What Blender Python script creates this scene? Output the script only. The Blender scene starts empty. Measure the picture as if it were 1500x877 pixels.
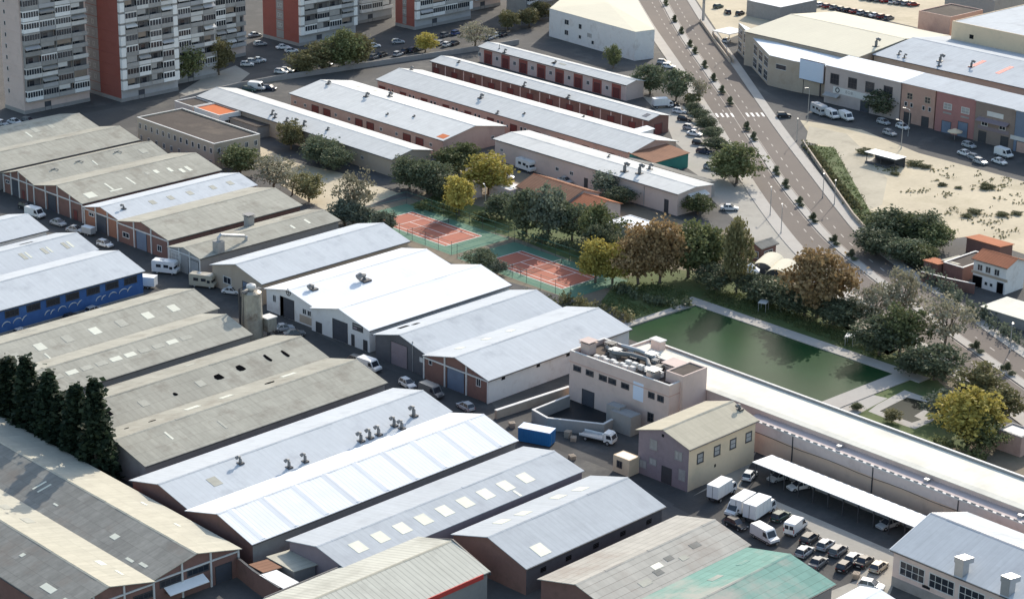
import bpy, math, random
from mathutils import Vector, Matrix
random.seed(7)
sc = bpy.context.scene
C = sc.collection
RAD = math.radians
# ------------------------------------------------------------------ camera, sky, sun, exposure
CAMH = 152.0
FPX, PW, PH = 3231.4725, 1500.0, 877.0
CR = Vector((0.701905, -0.7121465, 0.0132926)); CU = Vector((0.2306834, 0.2449431, 0.9416942)); CF = Vector((0.6738802, 0.6579135, -0.3362072))
cam = bpy.data.cameras.new('camera'); co = bpy.data.objects.new('camera', cam); C.objects.link(co)
m = Matrix((CR, CU, -CF)).transposed().to_4x4(); m.translation = (0, 0, CAMH); co.matrix_world = m
cam.sensor_width = 36; cam.lens = 36 * FPX / PW; cam.clip_end = 6000; cam.clip_start = 1
sc.camera = co
SUN_AZ, SUN_EL = 23.0, 29.0
w = bpy.data.worlds.new('World'); sc.world = w; w.use_nodes = True
nt = w.node_tree; sky = nt.nodes.new('ShaderNodeTexSky'); sky.sky_type = 'NISHITA'; sky.sun_disc = False
sky.sun_elevation = RAD(SUN_EL); sky.sun_rotation = RAD(90 - SUN_AZ); sky.air_density = 1.3; sky.dust_density = 1.6
nt.links.new(sky.outputs[0], nt.nodes['Background'].inputs[0]); nt.nodes['Background'].inputs[1].default_value = 0.15
sl = bpy.data.lights.new('sun', 'SUN'); sl.energy = 3.35; sl.angle = RAD(0.6); sl.color = (1, 0.92, 0.80)
so = bpy.data.objects.new('sun', sl); C.objects.link(so)
sv = Vector((math.cos(RAD(SUN_EL)) * math.cos(RAD(SUN_AZ)), math.cos(RAD(SUN_EL)) * math.sin(RAD(SUN_AZ)), math.sin(RAD(SUN_EL))))
so.rotation_euler = (-sv).to_track_quat('-Z', 'Y').to_euler()
sc.view_settings.view_transform = 'Standard'; sc.view_settings.look = 'None'; sc.view_settings.gamma = 1
sc.view_settings.exposure = 0.65
def P(px, py, z=0.0):                     # surveyed point: where the sight line of the photo meets height z
    d = CF * FPX + CR * (px - PW / 2) - CU * (py - PH / 2); t = (z - CAMH) / d.z
    return Vector((0, 0, CAMH)) + d * t
def PX(v):
    q = Vector(v) - Vector((0, 0, CAMH)); k = q.dot(CF); return PW / 2 + FPX * q.dot(CR) / k, PH / 2 - FPX * q.dot(CU) / k
# ------------------------------------------------------------------ materials
MATS = {}
def mat(name, col, rough=0.8, var=0.18, scale=0.25, fine=2.0, spec=0.3, metal=0.0, ribs=0.0, ribp=1.1, seam=0.0, seamp=3.0, streak=0.0, spot=None, spot_amt=0.0, world=False, bump=0.0, spot_scale=0.12, patch=0.0, spot_lo=.52):
    if name in MATS: return MATS[name]
    if '_roof' in name: rough, spec = .92, .08
    M = bpy.data.materials.new(name); M.use_nodes = True; n = M.node_tree.nodes; L = M.node_tree.links
    bs = n['Principled BSDF']; bs.inputs['Roughness'].default_value = rough; bs.inputs['Specular IOR Level'].default_value = spec; bs.inputs['Metallic'].default_value = metal
    tc = n.new('ShaderNodeTexCoord'); oi = n.new('ShaderNodeObjectInfo')
    add = n.new('ShaderNodeVectorMath'); add.operation = 'MULTIPLY_ADD'
    L.new(oi.outputs['Random'], add.inputs[0]); add.inputs[1].default_value = (97, 61, 13) if not world else (0, 0, 0); L.new(tc.outputs['Object'], add.inputs[2])
    vec = add.outputs[0]
    def math_(op, a, b=None, c=None):
        q = n.new('ShaderNodeMath'); q.operation = op
        for i, v in enumerate((a, b, c)):
            if v is None: continue
            if isinstance(v, (int, float)): q.inputs[i].default_value = v
            else: L.new(v, q.inputs[i])
        return q.outputs[0]
    def noise(s, det=4, v=vec, rg=0.6):
        q = n.new('ShaderNodeTexNoise'); q.inputs['Scale'].default_value = s; q.inputs['Detail'].default_value = det; q.inputs['Roughness'].default_value = rg
        L.new(v, q.inputs['Vector']); return q.outputs['Fac']
    f = math_('MULTIPLY_ADD', noise(scale, 5), var * 2, 1 - var)
    f2 = math_('MULTIPLY_ADD', noise(fine, 3), var, 1 - var * .5)
    f = math_('MULTIPLY', f, f2)
    if not world:
        f = math_('MULTIPLY', f, math_('MULTIPLY_ADD', oi.outputs['Random'], .1, .95))
    if streak:
        mp = n.new('ShaderNodeMapping'); mp.inputs['Scale'].default_value = (1.6, .1, .35); L.new(vec, mp.inputs['Vector'])
        f = math_('MULTIPLY', f, math_('MULTIPLY_ADD', noise(1.0, 4, mp.outputs[0], .7), streak * 2, 1 - streak))
    sep = None
    if ribs or seam:
        sep = n.new('ShaderNodeSeparateXYZ'); L.new(tc.outputs['Object'], sep.inputs[0])
    if ribs:
        fr = math_('FRACT', math_('DIVIDE', sep.outputs[0], ribp)); k = math_('LESS_THAN', fr, .16)
        f = math_('MULTIPLY', f, math_('MULTIPLY_ADD', k, -ribs, 1.0))
    if patch:                                    # sheets weathered one by one
        cb0 = n.new('ShaderNodeCombineXYZ'); wn = n.new('ShaderNodeTexWhiteNoise')
        L.new(math_('FLOOR', math_('DIVIDE', sep.outputs[0], ribp)), cb0.inputs[0]); L.new(math_('FLOOR', math_('DIVIDE', sep.outputs[1], seamp)), cb0.inputs[1]); L.new(oi.outputs['Random'], cb0.inputs[2])
        L.new(cb0.outputs[0], wn.inputs['Vector']); v_ = wn.outputs['Value']; hi = math_('POWER', v_, 14.0)
        f = math_('MULTIPLY', f, math_('ADD', math_('MULTIPLY_ADD', v_, -patch * 2, 1 + patch), math_('MULTIPLY', hi, patch * 2.5)))
    if seam:
        fr = math_('FRACT', math_('DIVIDE', sep.outputs[1], seamp)); k = math_('LESS_THAN', fr, .05)
        f = math_('MULTIPLY', f, math_('MULTIPLY_ADD', k, -seam, 1.0))
    mul = n.new('ShaderNodeMix'); mul.data_type = 'RGBA'; mul.blend_type = 'MULTIPLY'; mul.inputs['Factor'].default_value = 1
    mul.inputs['A'].default_value = (*col, 1); cb = n.new('ShaderNodeCombineColor')
    for i in range(3): L.new(f, cb.inputs[i])
    L.new(cb.outputs[0], mul.inputs['B']); out = mul.outputs['Result']
    if spot:
        rp = n.new('ShaderNodeMapRange'); rp.inputs['From Min'].default_value = spot_lo; rp.inputs['From Max'].default_value = spot_lo + .16
        L.new(noise(spot_scale, 6, vec, .65), rp.inputs['Value'])
        sm = math_('MULTIPLY', rp.outputs[0], spot_amt)
        mx = n.new('ShaderNodeMix'); mx.data_type = 'RGBA'; L.new(sm, mx.inputs['Factor']); L.new(out, mx.inputs['A']); mx.inputs['B'].default_value = (*spot, 1); out = mx.outputs['Result']
    L.new(out, bs.inputs['Base Color'])
    if bump:
        b = n.new('ShaderNodeBump'); b.inputs['Strength'].default_value = bump; b.inputs['Distance'].default_value = .1; L.new(noise(fine, 5), b.inputs['Height']); L.new(b.outputs[0], bs.inputs['Normal'])
    MATS[name] = M; return M
def leafmat(name, col, col2):
    M = bpy.data.materials.new(name); M.use_nodes = True; n = M.node_tree.nodes; L = M.node_tree.links; bs = n['Principled BSDF']
    bs.inputs['Roughness'].default_value = .7; bs.inputs['Specular IOR Level'].default_value = .15
    g = n.new('ShaderNodeNewGeometry'); oi = n.new('ShaderNodeObjectInfo')
    mx = n.new('ShaderNodeMix'); mx.data_type = 'RGBA'; mx.inputs['A'].default_value = (*col, 1); mx.inputs['B'].default_value = (*col2, 1)
    L.new(g.outputs['Random Per Island'], mx.inputs['Factor'])
    hs = n.new('ShaderNodeHueSaturation'); L.new(mx.outputs['Result'], hs.inputs['Color'])
    q = n.new('ShaderNodeMath'); q.operation = 'MULTIPLY_ADD'; L.new(oi.outputs['Random'], q.inputs[0]); q.inputs[1].default_value = .5; q.inputs[2].default_value = .75; L.new(q.outputs[0], hs.inputs['Value'])
    L.new(hs.outputs[0], bs.inputs['Base Color'])
    tr = n.new('ShaderNodeBsdfTranslucent'); L.new(hs.outputs[0], tr.inputs['Color']); ms = n.new('ShaderNodeMixShader'); ms.inputs[0].default_value = .25
    L.new(bs.outputs[0], ms.inputs[1]); L.new(tr.outputs[0], ms.inputs[2]); L.new(ms.outputs[0], n['Material Output'].inputs['Surface'])
    MATS[name] = M; return M
# roofs
R_GREY = mat('fibre_cement_roof', (.375, .36, .305), .9, .2, .12, 1.2, streak=.22, seam=.13, seamp=2.6, ribs=.06, ribp=1.1, patch=.055, spot=(.225, .20, .165), spot_amt=.6, spot_scale=.2)
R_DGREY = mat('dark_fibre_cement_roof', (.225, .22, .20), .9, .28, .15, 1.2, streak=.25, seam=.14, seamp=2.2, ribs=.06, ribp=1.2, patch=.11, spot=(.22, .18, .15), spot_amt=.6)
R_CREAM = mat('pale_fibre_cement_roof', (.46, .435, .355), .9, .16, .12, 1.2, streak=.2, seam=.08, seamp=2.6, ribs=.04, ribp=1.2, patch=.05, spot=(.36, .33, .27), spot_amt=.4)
R_BLUE = mat('pale_blue_metal_roof', (.51, .535, .555), .55, .11, .1, .8, streak=.1, ribs=.05, ribp=1.0, patch=.02, seamp=6.0, spot=(.34, .36, .385), spot_amt=.55, spot_scale=.2)
R_SILV = mat('silver_metal_roof', (.48, .505, .525), .5, .13, .1, .8, streak=.13, ribs=.05, ribp=1.0, patch=.025, seamp=5.0, spot=(.33, .34, .36), spot_amt=.5, spot_scale=.2)
R_WHITE = mat('white_coated_roof', (.80, .81, .82), .7, .05, .1, .8, streak=.05, ribs=.03, ribp=1.0, spot=(.62, .66, .68), spot_amt=.4)
R_WRIB = mat('white_ribbed_roof', (.76, .77, .78), .6, .05, .1, .8, streak=.06, ribs=.16, ribp=.75, spot=(.62, .65, .68), spot_amt=.3)
R_ROW = mat('white_grey_sheet_roof', (.61, .61, .59), .8, .12, .12, 1.0, streak=.16, seam=.07, seamp=2.4, ribs=.05, ribp=1.1, patch=.03, spot=(.42, .42, .4), spot_amt=.45)
R_STRIPE = mat('weathered_striped_roof', (.54, .53, .46), .85, .1, .2, 1.0, streak=.2, ribs=.26, ribp=.95, spot=(.3, .29, .25), spot_amt=.5)
R_SLAT = mat('grey_beige_sheet_roof', (.46, .435, .385), .85, .15, .2, 1.0, streak=.15, seam=.5, seamp=1.35, ribs=.04, ribp=2.4, patch=.07, spot=(.3, .24, .2), spot_amt=.5)
R_GREEN = mat('green_sheet_roof', (.20, .34, .29), .8, .15, .2, 1.0, streak=.15, seam=.4, seamp=1.35, ribs=.04, ribp=2.4, patch=.07, spot=(.42, .40, .35), spot_amt=1.0, spot_scale=.06, spot_lo=.48)
R_YEL = mat('cream_yellow_roof', (.68, .63, .50), .8, .06, .1, .8, streak=.06, ribs=.04)
R_BEIGE = mat('pale_beige_roof', (.71, .68, .59), .8, .09, .1, .8, streak=.08, ribs=.04, spot=(.48, .46, .4), spot_amt=.4)
R_BROWN = mat('brown_gravel_roof', (.10, .085, .075), .95, .25, .2, 1.5, spot=(.17, .14, .115), spot_amt=.7)
R_TERRA = mat('terracotta_tile_roof', (.42, .17, .095), .85, .2, .3, 2.0, ribs=.25, ribp=.7, spot=(.3, .13, .08), spot_amt=.5)
R_TERRB = mat('brown_tile_roof', (.27, .15, .10), .85, .22, .3, 2.0, ribs=.25, ribp=.9, spot=(.16, .1, .08), spot_amt=.5)
R_ORANGE = mat('orange_painted_roof', (.62, .20, .09), .8, .15, .3, 1.5)
# walls
W_BRICK = mat('red_brick', (.215, .12, .10), .9, .25, .3, 2.0, streak=.1, spot=(.13, .08, .065), spot_amt=.6, spot_scale=.3)
W_BRICKO = mat('orange_brick', (.31, .15, .10), .9, .2, .3, 2.0, spot=(.22, .09, .06), spot_amt=.5, spot_scale=.3)
W_PINK = mat('pink_render', (.50, .345, .29), .9, .12, .2, 1.5, spot=(.34, .22, .19), spot_amt=.5, spot_scale=.25)
W_PALE = mat('pale_pink_render', (.60, .48, .43), .9, .1, .2, 1.5, spot=(.42, .34, .3), spot_amt=.4, spot_scale=.25)
W_WHITE = mat('white_render', (.70, .69, .68), .9, .12, .3, 1.5, spot=(.42, .38, .35), spot_amt=.5, spot_scale=.3)
W_CREAM = mat('cream_render', (.68, .54, .38), .9, .08, .2, 1.5, spot=(.5, .42, .3), spot_amt=.4, spot_scale=.3)
W_GREY = mat('grey_concrete', (.30, .29, .28), .9, .2, .3, 1.5, spot=(.18, .17, .16), spot_amt=.5, spot_scale=.3)
W_DARK = mat('dark_sheet_wall', (.10, .10, .11), .7, .3, .3, 1.5)
W_PURP = mat('mauve_render', (.25, .205, .225), .9, .15, .3, 1.5, spot=(.15, .12, .13), spot_amt=.5, spot_scale=.3)
W_BLUE = mat('blue_painted_wall', (.05, .125, .32), .7, .15, .3, 1.5, spot=(.09, .2, .42), spot_amt=.5, spot_scale=.3)
W_RED = mat('red_painted_wall', (.31, .105, .085), .9, .12, .3, 1.5, spot=(.28, .08, .06), spot_amt=.5, spot_scale=.2)
W_BEIGE = mat('beige_render', (.42, .35, .28), .9, .12, .2, 1.5, spot=(.34, .27, .2), spot_amt=.5, spot_scale=.3)
WHITE = mat('white_paint', (.78, .78, .77), .6, .08, .5, 2)
OFFW = mat('off_white_panel', (.6, .59, .57), .7, .15, .5, 2)
STEEL = mat('galvanised_steel', (.42, .43, .44), .4, .15, .5, 2, metal=.6)
DSTEEL = mat('dark_steel', (.06, .06, .065), .5, .2, .5, 2)
DOOR_G = mat('dark_grey_door', (.07, .075, .09), .6, .2, .5, 2)
DOOR_B = mat('blue_grey_door', (.16, .2, .27), .6, .15, .5, 2)
DOOR_R = mat('dark_red_door', (.17, .05, .045), .7, .2, .5, 2)
BLIND = mat('brown_blind', (.25, .20, .16), .8, .3, .6, 2)
BLINDG = mat('grey_blind', (.35, .34, .33), .8, .3, .6, 2)
GLASS = mat('window_glass', (.025, .03, .04), .12, .2, .5, 2, spec=.6)
DARKH = mat('dark_opening', (.006, .006, .007), .95, .2, .5, 2, spec=0.0)
SKYL = mat('translucent_sheet', (.62, .62, .52), .6, .12, .5, 2)
SKYD = mat('aged_translucent_sheet', (.40, .39, .33), .8, .2, .5, 2)
RUBBER = mat('tyre_rubber', (.02, .02, .02), .9, .1, 1, 3)
CANVAS = mat('white_billboard_panel', (.62, .70, .82), .6, .05, .2, 1)
REDP = mat('red_trim', (.5, .06, .05), .6, .15, .5, 2)
TEAL = mat('teal_awning', (.04, .2, .17), .7, .2, .5, 2)
# ground
G_BASE = mat('worn_asphalt_ground', (.09, .087, .084), .95, .35, .05, 1.2, world=True, spot=(.17, .16, .14), spot_amt=.65, spot_scale=.09)
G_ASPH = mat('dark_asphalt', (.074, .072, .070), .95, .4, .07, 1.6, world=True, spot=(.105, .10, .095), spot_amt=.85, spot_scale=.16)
G_ROAD = mat('avenue_asphalt', (.14, .117, .102), .9, .2, .05, 1.8, world=True, spot=(.115, .098, .09), spot_amt=.6, spot_scale=.12)
G_PAVE = mat('pale_paving', (.40, .375, .34), .9, .16, .1, 1.5, world=True, spot=(.3, .27, .24), spot_amt=.5, spot_scale=.1)
G_CONC = mat('worn_concrete', (.34, .32, .28), .9, .2, .1, 1.2, world=True, spot=(.2, .19, .17), spot_amt=.6, spot_scale=.09)
G_SAND = mat('dry_sand', (.50, .43, .31), .95, .28, .06, .9, world=True, spot=(.35, .30, .2), spot_amt=.65, spot_scale=.055, bump=.3)
G_DIRT = mat('brown_earth', (.20, .165, .12), .95, .3, .08, .8, world=True, spot=(.1, .1, .06), spot_amt=.6, spot_scale=.08, bump=.3)
G_GRASS = mat('mown_lawn', (.085, .115, .04), .95, .4, .15, 1.6, world=True, spot=(.13, .115, .06), spot_amt=.75, spot_scale=.12, bump=.4)
G_COURTG = mat('green_court_surface', (.09, .185, .125), .85, .12, .1, 1.0, world=True, spot=(.11, .22, .16), spot_amt=.5, spot_scale=.1)
G_COURTR = mat('red_court_surface', (.40, .135, .085), .85, .12, .1, 1.0, world=True, spot=(.34, .1, .08), spot_amt=.5, spot_scale=.15)
G_LINE = mat('white_line_paint', (.72, .70, .66), .8, .15, .5, 2, world=True)
G_DASH = mat('worn_lane_paint', (.42, .38, .34), .9, .3, .5, 2, world=True)
G_WATER = mat('green_pool_water', (.013, .047, .018), .3, .45, .03, .15, world=True, spec=.035, spot=(.02, .065, .02), spot_amt=.6, spot_scale=.04)
G_POND = mat('dark_pond_water', (.006, .014, .011), .35, .2, .05, .3, world=True, spec=.02)
# leaves, wood
BARK = mat('grey_brown_bark', (.16, .125, .095), .95, .25, 1, 4)
LEAF = {'green': leafmat('green_leaves', (.10, .12, .055), (.21, .23, .11)), 'dark': leafmat('dark_green_leaves', (.075, .095, .06), (.17, .19, .115)),
        'olive': leafmat('olive_leaves', (.14, .135, .065), (.26, .24, .125)), 'yellow': leafmat('yellow_leaves', (.30, .25, .06), (.50, .43, .13)),
        'orange': leafmat('orange_brown_leaves', (.23, .155, .08), (.40, .29, .155)), 'bare': leafmat('dry_grey_leaves', (.22, .21, .15), (.37, .345, .25)),
        'cypress': leafmat('cypress_leaves', (.015, .028, .017), (.036, .054, .03)), 'grey': leafmat('grey_green_leaves', (.10, .12, .09), (.19, .215, .155)),
        'grass': leafmat('grass_blades', (.07, .095, .035), (.15, .165, .07)), 'dry': leafmat('dry_weed_leaves', (.18, .165, .09), (.31, .28, .17)), 'scrub': leafmat('scrub_leaves', (.11, .115, .055), (.19, .185, .10))}
# ------------------------------------------------------------------ mesh builder
class MB:
    def __init__(s): s.v = []; s.f = []; s.mi = []; s.mats = []
    def m(s, mt):
        if mt not in s.mats: s.mats.append(mt)
        return s.mats.index(mt)
    def face(s, pts, mt):
        i = len(s.v); s.v += [tuple(p) for p in pts]; s.f.append(tuple(range(i, i + len(pts)))); s.mi.append(s.m(mt))
    def box(s, x0, x1, y0, y1, z0, z1, mt, M=None, top=None):
        p = [Vector(q) for q in ((x0, y0, z0), (x1, y0, z0), (x1, y1, z0), (x0, y1, z0), (x0, y0, z1), (x1, y0, z1), (x1, y1, z1), (x0, y1, z1))]
        if M: p = [M @ q for q in p]
        i = len(s.v); s.v += [tuple(q) for q in p]
        for k, q in enumerate(((3, 2, 1, 0), (4, 5, 6, 7), (0, 1, 5, 4), (1, 2, 6, 5), (2, 3, 7, 6), (3, 0, 4, 7))):
            s.f.append(tuple(i + a for a in q)); s.mi.append(s.m(top if (top and k == 1) else mt))
    def prism(s, poly, d, mt, M=None, caps=True):          # poly: list of 3D points, extruded by vector d
        n = len(poly); a = [Vector(p) for p in poly]; b = [p + Vector(d) for p in a]
        if M: a = [M @ p for p in a]; b = [M @ p for p in b]
        i = len(s.v); s.v += [tuple(p) for p in a + b]; k = s.m(mt)
        for j in range(n): s.f.append((i + j, i + (j + 1) % n, i + n + (j + 1) % n, i + n + j)); s.mi.append(k)
        if caps: s.f.append(tuple(i + j for j in reversed(range(n)))); s.mi.append(k); s.f.append(tuple(i + n + j for j in range(n))); s.mi.append(k)
    def tube(s, pts, rads, mt, seg=8, cap=True):
        k = s.m(mt); rings = []
        for j, p in enumerate(pts):
            p = Vector(p); q = Vector(pts[min(j + 1, len(pts) - 1)]) - Vector(pts[max(j - 1, 0)]); q.normalize()
            u = q.orthogonal().normalized(); v = q.cross(u); i = len(s.v)
            for t in range(seg):
                a = 2 * math.pi * t / seg; s.v.append(tuple(p + (u * math.cos(a) + v * math.sin(a)) * rads[j]))
            rings.append(i)
        for j in range(len(pts) - 1):
            for t in range(seg):
                s.f.append((rings[j] + t, rings[j] + (t + 1) % seg, rings[j + 1] + (t + 1) % seg, rings[j + 1] + t)); s.mi.append(k)
        if cap:
            s.f.append(tuple(rings[0] + t for t in reversed(range(seg)))); s.mi.append(k); s.f.append(tuple(rings[-1] + t for t in range(seg))); s.mi.append(k)
    def mesh(s, name):
        me = bpy.data.meshes.new(name); me.from_pydata(s.v, [], s.f)
        for q in s.mats: me.materials.append(q)
        me.polygons.foreach_set('material_index', s.mi); me.validate(); me.update(); return me
    def fixn(s, me):
        import bmesh
        b = bmesh.new(); b.from_mesh(me); bmesh.ops.recalc_face_normals(b, faces=b.faces); b.to_mesh(me); b.free(); return me
    def obj(s, name, parent=None, fix=True):
        me = s.mesh(name)
        if fix: s.fixn(me)
        return link(name, me, parent)
def link(name, me, parent=None):
    o = bpy.data.objects.new(name, me); C.objects.link(o)
    if parent: o.parent = parent
    return o
def tag(o, label, cat, group=None, kind=None):
    if label: o['label'] = label
    if cat: o['category'] = cat
    if group: o['group'] = group
    if kind: o['kind'] = kind
    return o
def thing(name, label, cat, loc, rz=0.0, group=None):
    o = bpy.data.objects.new(name, None); C.objects.link(o); o.location = loc; o.rotation_euler = (0, 0, rz); o.empty_display_size = .5
    return tag(o, label, cat, group)
def sheet(name, pts, z, mt, kind='structure'):
    b = MB(); b.face([(p[0], p[1], z) for p in pts], mt); me = b.mesh(name)
    if me.polygons[0].normal.z < 0: me.flip_normals()
    o = link(name, me); o['kind'] = kind; return o
def psheet(name, pix, z, mt, kind='structure'): return sheet(name, [P(a, c, z) for a, c in pix], z, mt, kind)
def slab(name, pix, z0, z1, mt, kind='structure'):      # raised sheet with sides
    b = MB(); b.prism([(p.x, p.y, z0) for p in (P(a, c, z1) for a, c in pix)], (0, 0, z1 - z0), mt); o = b.obj(name); o['kind'] = kind; return o
AA, BB = 0.0, 87.76                       # the two directions of the estate's grid, degrees
def fit(pts, z, ang, L=None, Wd=None):
    c, s = math.cos(RAD(-ang)), math.sin(RAD(-ang)); q = []
    for p in pts:
        if p is None: q.append(None); continue
        v = P(p[0], p[1], z); q.append((c * v.x - s * v.y, s * v.x + c * v.y))
    def av(i, j, k):
        t = [q[n][k] for n in (i, j) if q[n]]; return sum(t) / len(t) if t else None
    f, b, l, r = av(0, 1, 0), av(2, 3, 0), av(0, 3, 1), av(1, 2, 1)
    if b is None: b = f + L
    if f is None: f = b - L
    if l is None: l = r + Wd
    if r is None: r = l - Wd
    cx, cy = (f + b) / 2, (l + r) / 2; c, s = math.cos(RAD(ang)), math.sin(RAD(ang))
    return c * cx - s * cy, s * cx + c * cy, abs(b - f) / 2, abs(l - r) / 2
def wallframe(face, u, l, w):
    if face == 'front': o, r, n = (-l, w * (1 - 2 * u)), (0, -1), (-1, 0)
    elif face == 'back': o, r, n = (l, -w * (1 - 2 * u)), (0, 1), (1, 0)
    elif face == 'right': o, r, n = (-l + 2 * l * u, -w), (1, 0), (0, -1)
    else: o, r, n = (l - 2 * l * u, w), (-1, 0), (0, 1)
    return Matrix(((r[0], n[0], 0, o[0]), (r[1], n[1], 0, o[1]), (0, 0, 1, 0), (0, 0, 0, 1)))
ROOF = {}
def roofof(root): return ROOF.get(root.name, root)
def opening(root, l, w, kind, face, u, z, wd, h, mt=None, fm=None, bars=None):
    M = wallframe(face, u, l, w); b = MB(); x = wd / 2; fm0 = fm
    if kind == 'window':
        mt = mt or GLASS; fm = fm or OFFW; t = min(.14, wd * .1) if fm is not DSTEEL else min(.22, wd * .13)
        pb = MB(); pb.box(-x + t, x - t, -.05, .02, z + t, z + h - t, mt, M)
        b.box(-x, x, -.05, .09, z, z + t, fm, M); b.box(-x, x, -.05, .07, z + h - t, z + h, fm, M)
        b.box(-x, -x + t, -.05, .06, z + t, z + h - t, fm, M); b.box(x - t, x, -.05, .06, z + t, z + h - t, fm, M)
        nb = bars if bars is not None else (1 if wd > .9 else 0)
        for k in range(nb):
            xx = -x + wd * (k + 1) / (nb + 1); b.box(xx - .04, xx + .04, -.05, .05, z + t, z + h - t, fm, M)
        if h > 1.6: b.box(-x + t, x - t, -.05, .045, z + h * .5 - .04, z + h * .5 + .04, fm, M)
    elif kind == 'door':
        mt = mt or DOOR_G; fm = fm or DSTEEL
        b.box(-x + .1, x - .1, -.05, .03, z + .02, z + h - .1, mt, M)
        k = 0; zz = z + .6
        while zz < z + h - .4: b.box(-x + .12, x - .12, .03, .055, zz, zz + .06, mt, M); zz += .6
        b.box(-x, -x + .1, -.05, .08, z + .02, z + h, fm, M); b.box(x - .1, x, -.05, .08, z + .02, z + h, fm, M); b.box(-x + .1, x - .1, -.05, .08, z + h - .1, z + h, fm, M)
    elif kind == 'vent_opening':
        b.box(-x, x, -.05, .03, z, z + h, DARKH, M)
        for k in range(3): b.box(-x, x, .03, .06, z + h * (k + .3) / 3, z + h * (k + .5) / 3, DSTEEL, M)
    elif kind == 'panel':
        b.box(-x, x, -.05, .05, z, z + h, mt, M); b.box(-x - .06, x + .06, -.05, .07, z - .06, z, mt, M)
    elif kind == 'awning':
        b.prism([(-x, 0, z), (-x, 1.6, z - .7), (-x, 1.6, z - .82), (-x, 0, z - .12)], (wd, 0, 0), mt, M)
        for xx in (-x + .05, x - .1): b.box(xx, xx + .05, .02, 1.5, z - .8, z - .74, DSTEEL, M)
    elif kind == 'pipe':
        b.box(-.07, .07, 0, .14, z, z + h, mt or STEEL, M); b.box(-.12, .12, 0, .2, z + h - .3, z + h, mt or STEEL, M)
    elif kind == 'stain':
        b.box(-x, x, -.05, .012, z, z + h, mt, M)
    ob = b.obj(kind if kind != 'stain' else 'painted_panel', root)
    if kind == 'window': pb.obj('pane', ob)
    return ob
def gable_slope(l, w, ez, rise, side, u, v):       # a point on a roof slope: u along from the front, v from eave 0 to ridge 1
    y = w * (1 - v) * (1 if side == 'left' else -1); return Vector((-l + 2 * l * u, y, ez + rise * v))
def rooflight(root, l, w, ez, rise, side, u, v, lu, lv, mt=None, name='skylight', th=.03, off=.125):
    sl = math.hypot(w, rise); dv = lv / sl; b = MB(); mt = mt or SKYL
    du = lu / (2 * l); sg = 1 if side == 'left' else -1; nrm = Vector((0, sg * rise, w)).normalized()
    pts = [gable_slope(l, w, ez, rise, side, uu, vv) + nrm * off for uu, vv in ((u - du / 2, v - dv / 2), (u + du / 2, v - dv / 2), (u + du / 2, v + dv / 2), (u - du / 2, v + dv / 2))]
    if name == 'roof_opening':                     # a missing sheet: a ragged dark hole
        e, g = (pts[1] - pts[0]), (pts[3] - pts[0]); pts = [pts[0] + e * a + g * c for a, c in ((random.uniform(0, .15), .05), (.5, -.05), (1, random.uniform(0, .2)), (.95, .6), (random.uniform(.6, .9), 1.05), (.2, 1), (-.05, .5))]
    b.prism([p - nrm * .06 for p in pts], nrm * (th + .06), mt)
    if False:
        c = sum(pts, Vector()) / 4
        for i in range(4):
            p, q = pts[i] + nrm * .02, pts[(i + 1) % 4] + nrm * .02; d = (c - (p + q) / 2).normalized() * .12
            b.prism([p, q, q - d, p - d], nrm * .1, SKYD)
    return b.obj(name, roofof(root))
VENTM = mat('dark_vent_metal', (.17, .175, .18), .6, .3, .6, 2, metal=.3)  # dark grey puts the shadowed look of the roof cowls into their colour
def cowl(root, l, w, ez, rise, side, u, v, h=1.3, r=.35):
    p = gable_slope(l, w, ez, rise, side, u, v); b = MB()
    b.tube([p + Vector((0, 0, -.1)), p + Vector((0, 0, h)), p + Vector((-.12, 0, h + r * 1.1)), p + Vector((-r * 1.6, 0, h + r * 1.5)), p + Vector((-r * 2.6, 0, h + r * 1.1))], [r * .8, r * .8, r * .8, r * .85, r * .95], VENTM, 10)
    b.box(p.x - r * 1.5, p.x + r * 1.5, p.y - r * 1.5, p.y + r * 1.5, p.z - .3, p.z + .28, DSTEEL); return b.obj('roof_vent', roofof(root))
def chimney(root, p, h, r, name='chimney', mt=None):
    b = MB(); mt = mt or W_GREY; p = Vector(p)
    b.box(p.x - r, p.x + r, p.y - r, p.y + r, p.z - .4, p.z + h, mt); b.box(p.x - r * 1.25, p.x + r * 1.25, p.y - r * 1.25, p.y + r * 1.25, p.z + h, p.z + h + .15, mt)
    for sx in (-1, 1):
        for sy in (-1, 1): b.box(p.x + sx * r * .8 - .06, p.x + sx * r * .8 + .06, p.y + sy * r * .8 - .06, p.y + sy * r * .8 + .06, p.z + h + .15, p.z + h + .45, mt)
    b.box(p.x - r * 1.3, p.x + r * 1.3, p.y - r * 1.3, p.y + r * 1.3, p.z + h + .45, p.z + h + .55, mt); return b.obj(name, roofof(root))
def ac_unit(root, x, y, z, s=1.0, rz=0.0):
    b = MB(); M = Matrix.Translation((x, y, z)) @ Matrix.Rotation(rz, 4, 'Z') @ Matrix.Scale(s, 4)
    b.box(-.5, .5, -.35, .35, .12, .95, OFFW, M); b.box(-.45, -.35, -.35, .35, 0, .12, DSTEEL, M); b.box(.35, .45, -.35, .35, 0, .12, DSTEEL, M)
    b.tube([M @ Vector((0, -.34, .53)), M @ Vector((0, -.4, .53))], [.32 * s, .32 * s], DSTEEL, 10); return b.obj('air_conditioner', roofof(root))
GEO = {}
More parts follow.
